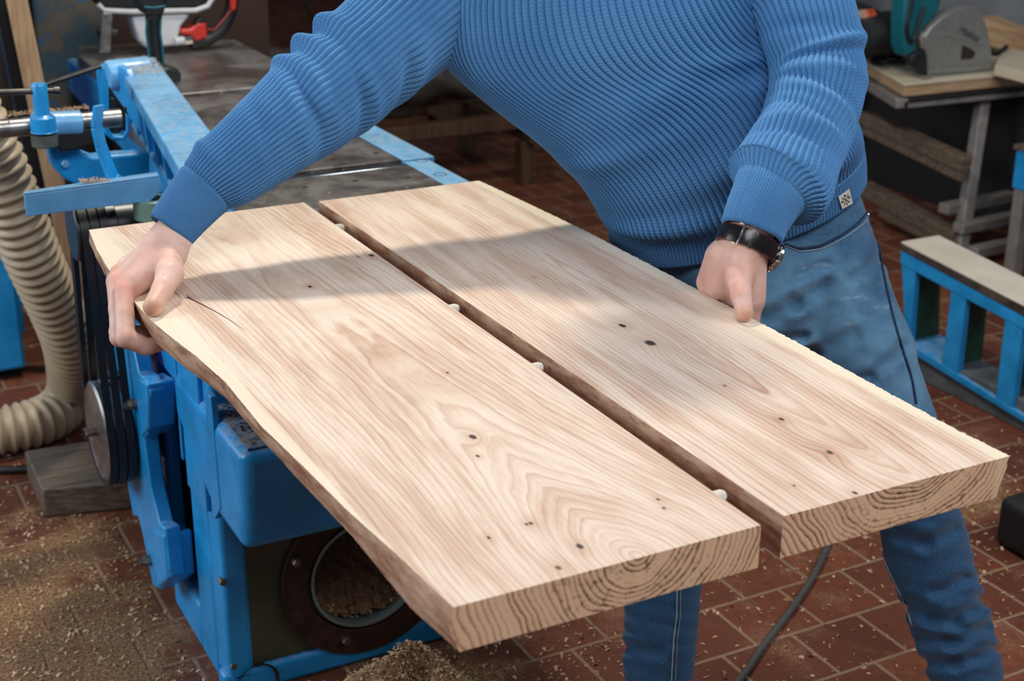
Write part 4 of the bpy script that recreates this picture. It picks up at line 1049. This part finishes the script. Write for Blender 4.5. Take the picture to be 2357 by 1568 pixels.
# ================================================================== AROUND THE MACHINE, LEFT
# ribbed extraction hose
hp_ = [D(-70, 250, 3.0), D(-30, 330, 3.05), D(20, 450, 3.12), D(70, 580, 3.22), D(125, 700, 3.36), D(163, 800, 3.52)]
g0 = [PZ(165, 905, .085), PZ(120, 960, .065), PZ(40, 985, .065), PZ(-60, 1000, .065), PZ(-200, 1005, .065)]
path = catmull(hp_ + g0, 520); seg_ = np.r_[0, np.cumsum(np.linalg.norm(np.diff(path, axis=0), axis=1))]
sN = np.linspace(0, seg_[-1], 760); path = np.array([np.interp(sN, seg_, path[:, i]) for i in range(3)]).T
for _ in range(900): path[1:-1] = (path[:-2] + 2 * path[1:-1] + path[2:]) / 4
rr = (.0590 + .0050 * np.sin(sN / .0265 * 2 * PI) ** 1) + .0012 * np.sin(sN * 9)
hose = MB().tube(path, rr, 36, caps=False).build('ribbed_hose', M_HOSE, ang=80)
tag(hose, 'beige ribbed extraction hose curving down to the floor beside the belt drive', 'hose')

cab = thing('blue_machine_cabinet', 'tall blue sheet metal cabinet behind the ribbed hose', 'cabinet', (.2, 4.2, 0))
MB().box((-.5, 4.00, .03), (.572, 4.6, 1.3)).build('cabinet_body', M_BLUE, cab, bevel=.01)
MB().box((.572, 4.14, .08), (.602, 4.5, .66)).build('side_cover', M_BLUE, cab, bevel=.008)
MB().box((-.5, 4.04, 0), (.55, 4.5, .03)).build('plinth', M_DARK, cab)
MB().tube([(.602, 4.12, .45), (.618, 4.12, .45), (.618, 4.12, .36), (.602, 4.12, .36)], .004, 8).build('handle', M_STEEL, cab)

tb = MB().bar(PY(32, -30, 3.86), PY(196, 760, 3.94), .050, .020, (0, 1, .1)).build('leaning_batten', M_PINEZ, bevel=.002)
tag(tb, 'long pale timber batten leaning behind the hose and the fence shaft', 'timber')
tb = MB().bar(PY(-8, -30, 3.90), PY(150, 760, 3.98), .030, .03, (0, 1, .1)).build('leaning_bar', M_BLACK, bevel=.002)
tag(tb, 'black bar leaning beside the pale batten behind the hose', 'bar')
bd = MB().box((.70, 4.66, 0), (1.55, 4.72, 1.35)).build('dark_board', M_DKWOOD)
tag(bd, 'large dark brown board standing behind the far end of the jointer', 'board')
M_PATINA = Mat('flaking_grey_blue'); c = M_PATINA.coord(); n = M_PATINA.noise(c, 9, 5, .65)
M_PATINA.set(M_PATINA.mix(n.step(.45, .6), (.035, .070, .095), M_PATINA.mix(n.step(.6, .7), (.11, .085, .06), (.02, .10, .22))), .7)
gp = MB().box((.80, 4.55, .0), (.99, 4.60, 1.3)).build('painted_panel', M_PATINA.m, bevel=.003)
tag(gp, 'narrow panel with flaking grey blue paint beside the dark brown board', 'panel')

bl = MB().prism([(.448, 3.135, .0), (.452, 3.36, .0), (.80, 3.33, 0), (.80, 3.04, 0)], (0, 0, .074)).build('wood_block', M_OLDWOOD, bevel=.006)
tag(bl, 'dusty squared timber block on the floor under the drive pulley', 'wood block')
cb = MB().tube(catmull([PZ(-160, 1078, .011), PZ(-60, 1080, .011), PZ(20, 1082, .011), PZ(108, 1076, .011), PZ(140, 1070, .011)], 40), .010, 12).build('black_cable', M_BLACK)
tag(cb, 'black cable on the floor beside the dusty timber block', 'cable')
cb = MB().tube(catmull([PZ(1570, 1700, .0075), PZ(1700, 1568, .0075), PZ(1755, 1490, .0075), PZ(1815, 1412, .0075), PZ(1870, 1330, .0075), PZ(1905, 1255, .0075), PZ(1925, 1180, .0075), PZ(1935, 1100, .0075)], 90), .0072, 12).build('grey_cable', plain('grey_cable', (.075, .072, .072), .55, 0, .1))
tag(cb, 'grey power cable lying on the tiles between the two jeans legs', 'cable')
bl = MB().box((2.30, 1.93, 0), (2.55, 2.06, .12)).build('black_block', M_DARK, bevel=.02, seg=3)
tag(bl, 'black block on the tiles at the edge beside the straddled leg', 'block')

# heap of shavings in front of the machine
def heap(name, label, c0, rx, ry, h, seed, cat='sawdust', n=70, chips=3200, cs=.0032):
    r = np.random.default_rng(seed); V = []
    for j in range(n + 1):
        for i in range(n * 2):
            a = 2 * PI * i / (n * 2); q = j / n; rad = q * (1 + .12 * math.sin(a * 3 + seed) + .07 * math.sin(a * 7))
            z = h * (math.cos(min(1, q) * PI) * .5 + .5) ** .8 * (1 + .2 * math.sin(a * 2 + q * 4)) + (r.normal() * .0022 if q < .98 else 0) + .004 * math.sin(a * 9 + q * 30) * (1 - q)
            V.append((c0[0] + rx * rad * math.cos(a), c0[1] + ry * rad * math.sin(a), max(z, 0) + .001))
    m_ = n * 2; F = [(j * m_ + i, j * m_ + (i + 1) % m_, (j + 1) * m_ + (i + 1) % m_, (j + 1) * m_ + i) for j in range(n) for i in range(m_)]
    o_ = MB().add(V, F).build(name, M_SAW); tag(o_, label, cat, None, 'stuff'); V = np.array(V)
    k = r.integers(0, len(V), chips)
    it = iter(k); oc = crumbs('shavings', lambda r_: V[next(it)] + [r_.normal() * .004, r_.normal() * .004, .001], chips, cs, o_, seed=seed + 1); return o_
heap('sawdust_heap', 'heap of brown sawdust in front of the duct opening', (.862, 2.045, 0), .205, .175, .135, 4)
# loose chips on the floor
r = np.random.default_rng(11)
def fpt(r_):
    while True:
        p = fpt0(r_)
        if not (.59 < p[0] < 1.12 and 2.25 < p[1] < 3.0): return p
def fpt0(r_):
    t = r_.uniform()
    if t < .45: return (r_.normal(.28, .30), r_.normal(2.75, .40), .0015)
    if t < .62: return (r_.normal(1.0, .25), r_.normal(2.05, .25), .0015)
    if t < .85: return (r_.uniform(.9, 2.6), r_.uniform(1.4, 3.0), .0015)
    return (r_.normal(2.35, .25), r_.normal(2.45, .3), .0015)
oc = crumbs('floor_shavings', fpt, 8000, .0034, None, seed=12)
tag(oc, 'scattered pale wood shavings lying over the red clay floor tiles', 'shavings', None, 'stuff')

# ================================================================== TOOLS ON THE FAR TABLE
YT = 4.20
tl = thing('handheld_power_saw', 'white, red and black power tool with steel bracket lying on the far machine table', 'power tool', (1.1, YT, .832))
plate('y', YT, [(226, -40), (224, 8), (236, 20), (300, 22), (455, 18), (488, -2), (498, -40)], .09).build('motor_housing', M_BPLAST, tl, bevel=.012, seg=3)
MB().tube([PY(*p, YT - .004) for p in ((226, 10), (240, 24), (300, 27), (450, 24), (478, 14), (492, -8), (500, -40))], .0075, 12).build('front_rail', M_WHITE, tl)
wh = plate('y', YT, [(303, 40), (420, 30), (440, 34), (418, 60), (412, 84), (420, 104), (338, 112), (318, 92)], .07).build('gear_housing', M_WHITE, tl, bevel=.010, seg=3)
MB().cyl(PY(402, 95, YT - .01), PY(424, 93, YT - .01), .012, 20).build('collar', M_WHITE, wh)
MB().cyl(PY(420, 93, YT - .01), PY(441, 91, YT - .01), .0125, 6).build('hex_nut', M_CHROME, wh, ang=20)
hd = MB().tube(catmull([PY(*p, YT + .03) for p in ((438, 100), (470, 94), (500, 76), (520, 50), (532, 20), (538, -30))], 30), .019, 16).build('rear_handle', M_BPLAST, tl)
plate('y', YT - .002, [(415, 68), (440, 66), (456, 52), (476, 54), (478, 88), (450, 97), (440, 82), (416, 80)], .06).build('handle_cover', M_RED, tl, bevel=.006)
MB().tube([PY(*p, YT + .009) for p in ((478, 68), (494, 68), (520, 38), (532, 24))], .0016, 8).build('red_trim', M_RED, hd)
plate('y', YT, [(527, -40), (548, -40), (544, 22), (533, 26)], .05).build('handle_tip', M_RED, hd, bevel=.004)
plate('y', YT, [(455, 60), (470, 50), (472, 40), (458, 40), (440, 72)], .03).build('trigger', M_BPLAST, hd, bevel=.003)
sb = plate('y', YT - .02, [(236, 30), (259, 30), (254, 121), (229, 121)], .004).build('steel_bracket', M_STEEL, tl, bevel=.001)
MB().cyl(PY(225, 72, YT + .01), PY(268, 75, YT + .01), .013, 20).build('knob', M_BPLAST, sb)
YD = 3.78
dr = thing('cordless_tool', 'black and teal cordless tool standing on its foot on the far machine table', 'power tool', PY(390, 188, YD))
plate('y', YD, [(316, -40), (318, 10), (332, 34), (378, 36), (384, 10), (386, -40)], .06).build('tool_head', M_BPLAST, dr, bevel=.010, seg=3)
MB().tube([PY(*p, YD + .03) for p in ((354, 30), (352, 60), (356, 110), (362, 160))], [.022, .019, .018, .020], 18).build('grip', M_BPLAST, dr)
for dx in (-17, 16):
    MB().tube([PY(x_ + dx, y_, YD + .010) for x_, y_ in ((354, 45), (353, 75), (358, 110), (361, 150))], .0028, 8).build('teal_inlay', M_TEAL, dr)
MB().tube([PY(*p, YD - .002) for p in ((332, 16), (356, 18), (380, 14))], .0026, 8).build('teal_ring', M_TEAL, dr)
plate('y', YD - .01, [(364, 158), (392, 154), (412, 162), (418, 172), (418, 190), (396, 192), (374, 186)], .07).build('battery_foot', M_BPLAST, dr, bevel=.006)

# ================================================================== BACKGROUND, MIDDLE
ws = thing('low_trestle', 'low brown wooden trestle with crossbars behind the machine', 'trestle', (2.1, 5.5, 0))
MB().box((1.55, 5.2, .24), (2.9, 5.26, .30)).box((1.55, 5.75, .24), (2.9, 5.81, .30)).build('long_rail', M_BROWNWOOD, ws, bevel=.004)
for x_ in (1.6, 2.2, 2.8): MB().box((x_, 5.16, .18), (x_ + .07, 5.85, .24)).build('crossbar', M_BROWNWOOD, ws, bevel=.004)
for x_ in (1.62, 2.78):
    for y_ in (5.2, 5.75): MB().box((x_, y_, 0), (x_ + .06, y_ + .06, .18)).build('leg', M_BROWNWOOD, ws, bevel=.004)
def fsack(G):
    d = ell(G, (2.25, 5.5, .46), (.52, .26, .165)); q = G
    return d + .022 * np.sin(q[..., 0] * 22 + 3 * np.sin(q[..., 2] * 14)) + .018 * np.sin(q[..., 2] * 34 + q[..., 0] * 9)
Vk, Qk = nets(fsack, (1.6, 5.1, .28), (2.9, 5.9, .72), .018)
Vk[:, 2] = np.maximum(Vk[:, 2], .302); lo_ = A3(2.25, 5.5, .302)
sk_ = gridmesh('dusty_sack', Vk - lo_, Qk, plain('grey_brown_sacking', (.060, .050, .042), .9, 0, .3, 12, .003)); sk_.location = lo_
tag(sk_, 'grey brown crumpled sack lying on the low wooden trestle', 'sack')
st = MB().bar((1.36, 4.9, .0), (1.52, 5.1, .95), .05, .03, (0, 1, 0)).bar((1.50, 5.05, .50), (1.78, 5.05, .52), .04, .05, (0, 0, 1)).build('wooden_prop', wood_simple('amber_timber', (.16, .075, .02), (.28, .15, .05), 2), bevel=.003)
tag(st, 'amber wooden prop with a short crosspiece beside the far table', 'timber')
cw = MB().tube(catmull([(1.60, 4.85, .95), (1.68, 4.88, .92), (1.78, 4.9, .82), (1.84, 4.95, .62), (1.86, 5.0, .35), (1.92, 5.0, .02)], 60), .006, 10).build('hanging_cable', M_BLACK)
tag(cw, 'thin dark cable hanging behind the white and red tool', 'cable')
kc_ = thing('wooden_frame_cabinet', 'dark wooden cabinet with a black panel standing far behind the sweater', 'cabinet', (3.4, 6.3, 0))
MB().box((2.95, 6.0, 0), (3.9, 6.5, .03)).box((2.95, 6.06, .0), (2.98, 6.5, 1.1)).box((3.87, 6.06, 0), (3.9, 6.5, 1.1)).box((2.95, 6.0, 1.07), (3.9, 6.5, 1.1)).build('carcass', M_BROWNWOOD, kc_, bevel=.003)
MB().box((2.95, 5.98, .03), (3.07, 6.06, 1.07)).build('front_stile', M_BROWNWOOD, kc_, bevel=.003)
MB().box((3.07, 5.98, .03), (3.9, 6.05, .12)).build('bottom_rail', wood_simple('tan_rail', (.16, .09, .05), (.28, .17, .10), 0), kc_, bevel=.003)
MB().box((3.07, 6.03, .12), (3.88, 6.05, 1.07)).build('door_panel', plain('blue_black_panel', (.006, .012, .018), .25), kc_)
bx = MB().box((2.35, 6.6, 0), (3.3, 7.1, .22)).build('low_crate', M_BROWNWOOD, bevel=.01)
tag(bx, 'low brown crate on the floor beyond the dark cabinet', 'crate')

# ================================================================== RIGHT: BENCH, SAW, BAG, LUMBER
wb = thing('workbench', 'plywood topped workbench on grey metal legs against the grey wall', 'workbench', (3.8, 4.2, 0))
top = [(3.545, 3.835), (4.55, 3.79), (4.55, 5.2), (4.10, 5.2)]
E3 = lambda pts, z: [(x_, y_, z) for x_, y_ in pts]
MB().prism(E3(top, .594), (0, 0, .008)).build('bench_top', M_PLY, wb, bevel=.0015)
MB().prism(E3([(3.552, 3.84), (4.55, 3.795), (4.55, 5.2), (4.105, 5.2)], .556), (0, 0, .038)).build('bench_core', M_PINEX, wb, bevel=.002)
mb = MB().bar((3.548, 3.84, .532), (4.5, 3.79, .532), .04, .026).bar((3.548, 3.84, .532), (4.10, 5.18, .532), .045, .034); rail = mb.build('top_rail', M_GREYMETAL, wb, bevel=.003)
MB().box((3.542, 3.815, .522), (3.552, 3.822, .543)).bar((3.555, 3.816, .547), (4.5, 3.77, .547), .008, .012).build('rail_slot', M_DARK, rail)
for (x_, y_) in ((4.05, 4.7), (4.5, 3.85)): MB().box((x_ - .024, y_ - .024, 0), (x_ + .024, y_ + .024, .54)).build('leg', M_GREYMETAL, wb, bevel=.004)
for a_, b_, w, t in (((1990, 268), (2225, 378), .05, .05), ((1990, 292), (2218, 402), .03, .05), ((1990, 432), (2205, 548), .06, .05), ((2035, 482), (2212, 572), .05, .05)):
    MB().bar(PX(*a_, 3.74), PX(*b_, 3.72), w, t).build('stretcher', M_OLDWOOD, wb, bevel=.003)
for z_, y_ in ((.11, 3.66), (.045, 3.58), (.16, 3.74)): MB().bar((3.70, y_, z_), (4.05, y_ + .02, z_), .05, .035).build('cross_rail', M_GREYMETAL, wb, bevel=.003)
pn = MB().prism([PZ(2290, 150, .640), PZ(2390, 175, .640), PZ(2470, 120, .640), PZ(2310, 115, .640)], (0, 0, -.036)).build('thick_panel', M_PLY, bevel=.002)
tag(pn, 'thick pale wooden panel lying across the right end of the workbench', 'panel')
bkp = MB().box((4.13, 3.5, .0), (4.16, 5.15, .50)).build('under_bench_shade_sheet', plain('under_bench_shade', (.014, .013, .014), .6, 0, .2, 5)); tag(bkp, 'near-black sheet added behind the workbench legs to darken the space beneath', 'sheet')  # sheet added so the space under the bench goes dark, shade put into its colour
MB().bar((3.70, 3.64, 0), PY(2263, 226, 3.865), .042, .042, (1, 0, 0)).build('leg', M_GREYMETAL, wb, bevel=.004)
# plunge saw
YS = 3.885
sw_ = thing('circular_saw', 'circular saw with grey cast blade guard and teal motor standing on the workbench', 'circular saw', PY(2210, 172, YS))
gd_ = [(2136, 174), (2131, 120), (2128, 84), (2143, 62), (2170, 38), (2205, 18), (2238, 12), (2256, 24), (2270, 54), (2281, 100), (2288, 163)]
gu = plate('y', YS, gd_, .055).build('blade_guard', M_ALU, sw_, bevel=.006, seg=3)
plate('y', YS - .0015, [(2215, 104), (2232, 110), (2245, 120), (2242, 131), (2236, 136), (2212, 137)], .004).build('guard_window', plain('dark_opening', (.03, .016, .012), .7), gu)
MB().tube([PY(*p, YS - .001) for p in ((2168, 80), (2215, 92), (2262, 104))], .0022, 8).tube([PY(*p, YS - .001) for p in ((2145, 155), (2284, 143))], .0018, 8).build('guard_rib', M_ALU, gu)
for p in ((2170, 58), (2248, 22), (2165, 100)): MB().cyl(PY(*p, YS - .002), PY(*p, YS + .004), .004, 12).build('screw', M_BOLT, gu)
plate('y', YS - .01, [(2134, 176), (2290, 164), (2290, 168), (2134, 181)], .20).build('sole_plate', M_ALU, sw_, bevel=.001)
MB().prism([PZ(2035, 152, .606), PZ(2128, 182, .606), PZ(2145, 178, .606), PZ(2100, 140, .606)], (0, 0, .006)).build('sole_front', M_ALU, sw_, bevel=.001)
plate('y', YS + .02, [(2090, -40), (2082, 50), (2082, 108), (2092, 135), (2108, 128), (2114, 90), (2132, 60), (2164, 30), (2176, -40)], .08).build('motor_body', M_TEAL, sw_, bevel=.014, seg=3)
MB().tube(catmull([PY(*p, YS + .015) for p in ((2108, -40), (2096, 20), (2088, 60), (2092, 92), (2104, 90), (2116, 50), (2128, 14))], 40), .008, 12).build('hand_grip', M_BPLAST, sw_)
plate('y', YS - .006, [(2096, 150), (2100, 128), (2128, 112), (2134, 128), (2136, 172), (2112, 168)], .03).build('front_shoe', M_BPLAST, sw_, bevel=.004)
plate('y', YS + .01, [(2122, 110), (2118, 90), (2126, 72), (2134, 84), (2136, 128)], .03).build('dust_port', M_GREYMETAL, sw_, bevel=.004)
MB().tube(catmull([PY(*p, YS + .10) for p in ((2280, 118), (2290, 124), (2302, 120), (2312, 112), (2318, 108))], 20), .010, 10).build('power_cord', M_BPLAST, sw_)
fc = bpy.data.curves.new('lettering', 'FONT'); fc.body = 'Makita'; fc.size = .030; fc.extrude = .0004; fc.shear = .2; fc.space_character = 1.0
lt = bpy.data.objects.new('lettering', fc); COL.objects.link(lt); fc.materials.append(plain('grey_print', (.05, .05, .055), .6))
bpy.context.view_layer.update(); dg = bpy.context.evaluated_depsgraph_get(); lm = bpy.data.meshes.new_from_object(lt.evaluated_get(dg)); bpy.data.objects.remove(lt)
p0, p1 = PY(2206, 74, YS - .0015), PY(2250, 97, YS - .0015); xa = (p1 - p0); ln = np.linalg.norm(xa); xa /= ln; ya = np.cross((0, -1, 0), xa); ya = ya if ya[2] > 0 else -ya
bb = np.array([v.co[:] for v in lm.vertices]); wd_ = bb[:, 0].max()
VV = [p0 + xa * v[0] / wd_ * ln + ya * v[1] * .9 * ln / wd_ + np.array((0, -v[2] - .0003, 0)) for v in bb] - np.array(wloc(gu))
lm.vertices.foreach_set('co', np.array(VV, np.float32).ravel()); lm.update(); lo2 = bpy.data.objects.new('lettering', lm); COL.objects.link(lo2); lo2.parent = gu
# black ring of cable and bag
rg = MB().tube([PZ(2046, 136, .612) + A3(.075 * math.cos(t), .055 * math.sin(t), .004 * math.sin(3 * t)) for t in np.linspace(0, 2 * PI, 60)], .008, 10).tube([PZ(2046, 136, .626) + A3(.066 * math.cos(t), .050 * math.sin(t), 0) for t in np.linspace(0, 2 * PI, 60)], .008, 10).build('coiled_lead', M_BLACK)
tag(rg, 'black lead coiled on the plywood in front of the teal motor', 'cable')
bgc = D(1990, 78, 5.32)
def fbag(G):
    d = ell(G, bgc, (.20, .14, .085)); d = smin(d, ell(G, bgc + A3(-.06, .02, .06), (.13, .09, .05)), .03)
    return np.maximum(d + .008 * np.sin(G[..., 0] * 40 + G[..., 2] * 30), .604 - G[..., 2])
Vk, Qk = nets(fbag, bgc - .26, bgc + .26, .010); bl_ = A3(bgc[0], bgc[1], .604)
if len(Vk):
    bgo = gridmesh('tool_bag', Vk - bl_, Qk, plain('black_nylon', (.010, .011, .014), .7, 0, .3, 40, .001)); bgo.location = bl_
    tag(bgo, 'black fabric tool bag with an orange label lying behind the blue sleeve', 'bag')
    bvb = BVHTree.FromPolygons([tuple(v) for v in Vk], [tuple(int(i) for i in q) for q in Qk])
    for nm, cs_, mt in (('bag_label', [(1950, 28), (1992, 24), (1996, 42), (1956, 46)], plain('tan_label', (.45, .28, .20), .6)), ('orange_tag', [(1990, 24), (2008, 22), (2018, 36), (1996, 41)], plain('orange_label', (.80, .12, .03), .5))):
        q = [hit(bvb, *p, .004) for p in cs_]
        if all(a is not None for a in q): MB().prism(q, np.cross(q[1] - q[0], q[3] - q[0]) / np.linalg.norm(np.cross(q[1] - q[0], q[3] - q[0])) * .002).build(nm, mt, bgo)
lu = MB().bar(PX(2266, 62, 4.44) + A3(0, 0, .022), PX(2430, 122, 4.44) + A3(0, 0, .022), .09, .045).build('lumber_board', M_PINE, bevel=.002)
tag(lu, 'upper planed timber lying along the grey wall behind the circular saw', 'timber', 'timbers along the grey wall')
lu = MB().bar(PX(2262, 92, 4.34) + A3(0, 0, .028), PX(2430, 160, 4.34) + A3(0, 0, .028), .08, .045).build('lumber_board', M_PINE, bevel=.002)
tag(lu, 'lower planed timber along the grey wall, its end behind the saw cord', 'timber', 'timbers along the grey wall')
tbx = MB().box((3.86, 5.25, .604), (4.4, 5.30, 1.1)).build('upright_board', M_PINEX, bevel=.002)
tag(tbx, 'tan upright board behind the black tool bag', 'board')
MBs = MB().box((3.80, 5.21, 0), (4.5, 5.6, .603)).build('bench_pedestal', M_GREYMETAL, bevel=.005)
tag(MBs, 'grey metal stand behind the workbench carrying the tan upright board', 'stand')

# blue drawer unit with its own leg
b2 = thing('blue_metal_table', 'small blue metal table with grey board top at the right', 'table', (3.85, 3.3, 0))
MB().box((3.685, 2.9, .315), (4.08, 3.43, .445)).build('table_body', M_BLUE, b2, bevel=.006)
MB().box((3.68, 2.9, .446), (4.08, 3.44, .462)).build('table_top', M_OLDWOOD, b2, bevel=.002)
for y_ in (3.40, 2.95): MB().box((3.69, y_ - .022, 0), (3.735, y_ + .022, .32)).build('leg', M_GREYMETAL, b2, bevel=.003)
# cast frame with openings standing on the floor
cf = thing('cast_iron_frame', 'blue cast iron frame with tall openings and machined top on the floor', 'machine part', (2.9, 2.6, 0))
XF = 2.80
M_DKGREEN = plain('dark_green_paint', (.010, .060, .036), .5, 0, .3)
def ext(a, b, x): t = (x - a[0]) / (b[0] - a[0]); return (x, a[1] + (b[1] - a[1]) * t)
XE = 2640
tA, tB_ = (2073, 576), (2357, 729); wA, wB = (2105, 626), (2352, 758); bA, bB = (2091, 790), (2331, 941); eA, eB = (2083, 805), (2357, 975)
mb = plate('x', XF, [tA, ext(tA, tB_, XE), ext(wA, wB, XE), (2070, 608)], .13)
plate('x', XF, [ext(bA, bB, 2083), ext(bA, bB, XE), ext(eA, eB, XE), eA], .13, mb)
for q in ([(2073, 580), (2110, 600), (2105, 640), (2093, 800), (2083, 800)], [(2190, 645), (2226, 665), (2221, 700), (2203, 868), (2166, 846), (2186, 690)], [(2314, 712), (2356, 735), (2352, 770), (2329, 950), (2290, 920), (2310, 750)], [(2452, 790), (2492, 812), (2478, 1040), (2440, 1015)]):
    plate('x', XF + .0015, q, .022, mb)
mb.build('frame_body', M_BLUE, cf, bevel=.004)
for q in ([(2086, 600), (2108, 612), (2104, 640), (2100, 806), (2090, 800)], [(2192, 650), (2216, 662), (2196, 866), (2170, 850)], [(2316, 716), (2344, 730), (2320, 946), (2294, 922)]): plate('x', XF + .023, q, .10).build('inner_rib', M_DKGREEN, cf, bevel=.003)
hA, hB = (2076, 561), (2357, 706)
plate('x', XF - .003, [hA, ext(hA, hB, XE), ext(tA, tB_, XE), tA], .14).build('machined_edge', plain('scuffed_grey_edge', (.10, .085, .075), .4, .4, .5, 20), cf, bevel=.002)
qa, qb = PX(*hA, XF), PX(*ext(hA, hB, XE), XF); MB().prism([qa + A3(-.004, 0, .001), qb + A3(-.004, 0, .001), qb + A3(.135, 0, .001), qa + A3(.135, 0, .001)], (0, 0, .006)).build('cream_top', plain('cream_coating', (.62, .55, .46), .5, 0, .08, 10), cf, bevel=.002)
pa, pb = PX(*eA, XF), PX(*ext(eA, eB, XE), XF)
MB().box((XF + .012, pb[1], 0), (XF + .12, pa[1] - .02, pa[2] + .01)).build('plinth', plain('grey_blue_plinth', (.10, .11, .12), .7, 0, .3, 14), cf, bevel=.004)
for n_ in (slabA, slabB): n_['kind'] = 'thing'
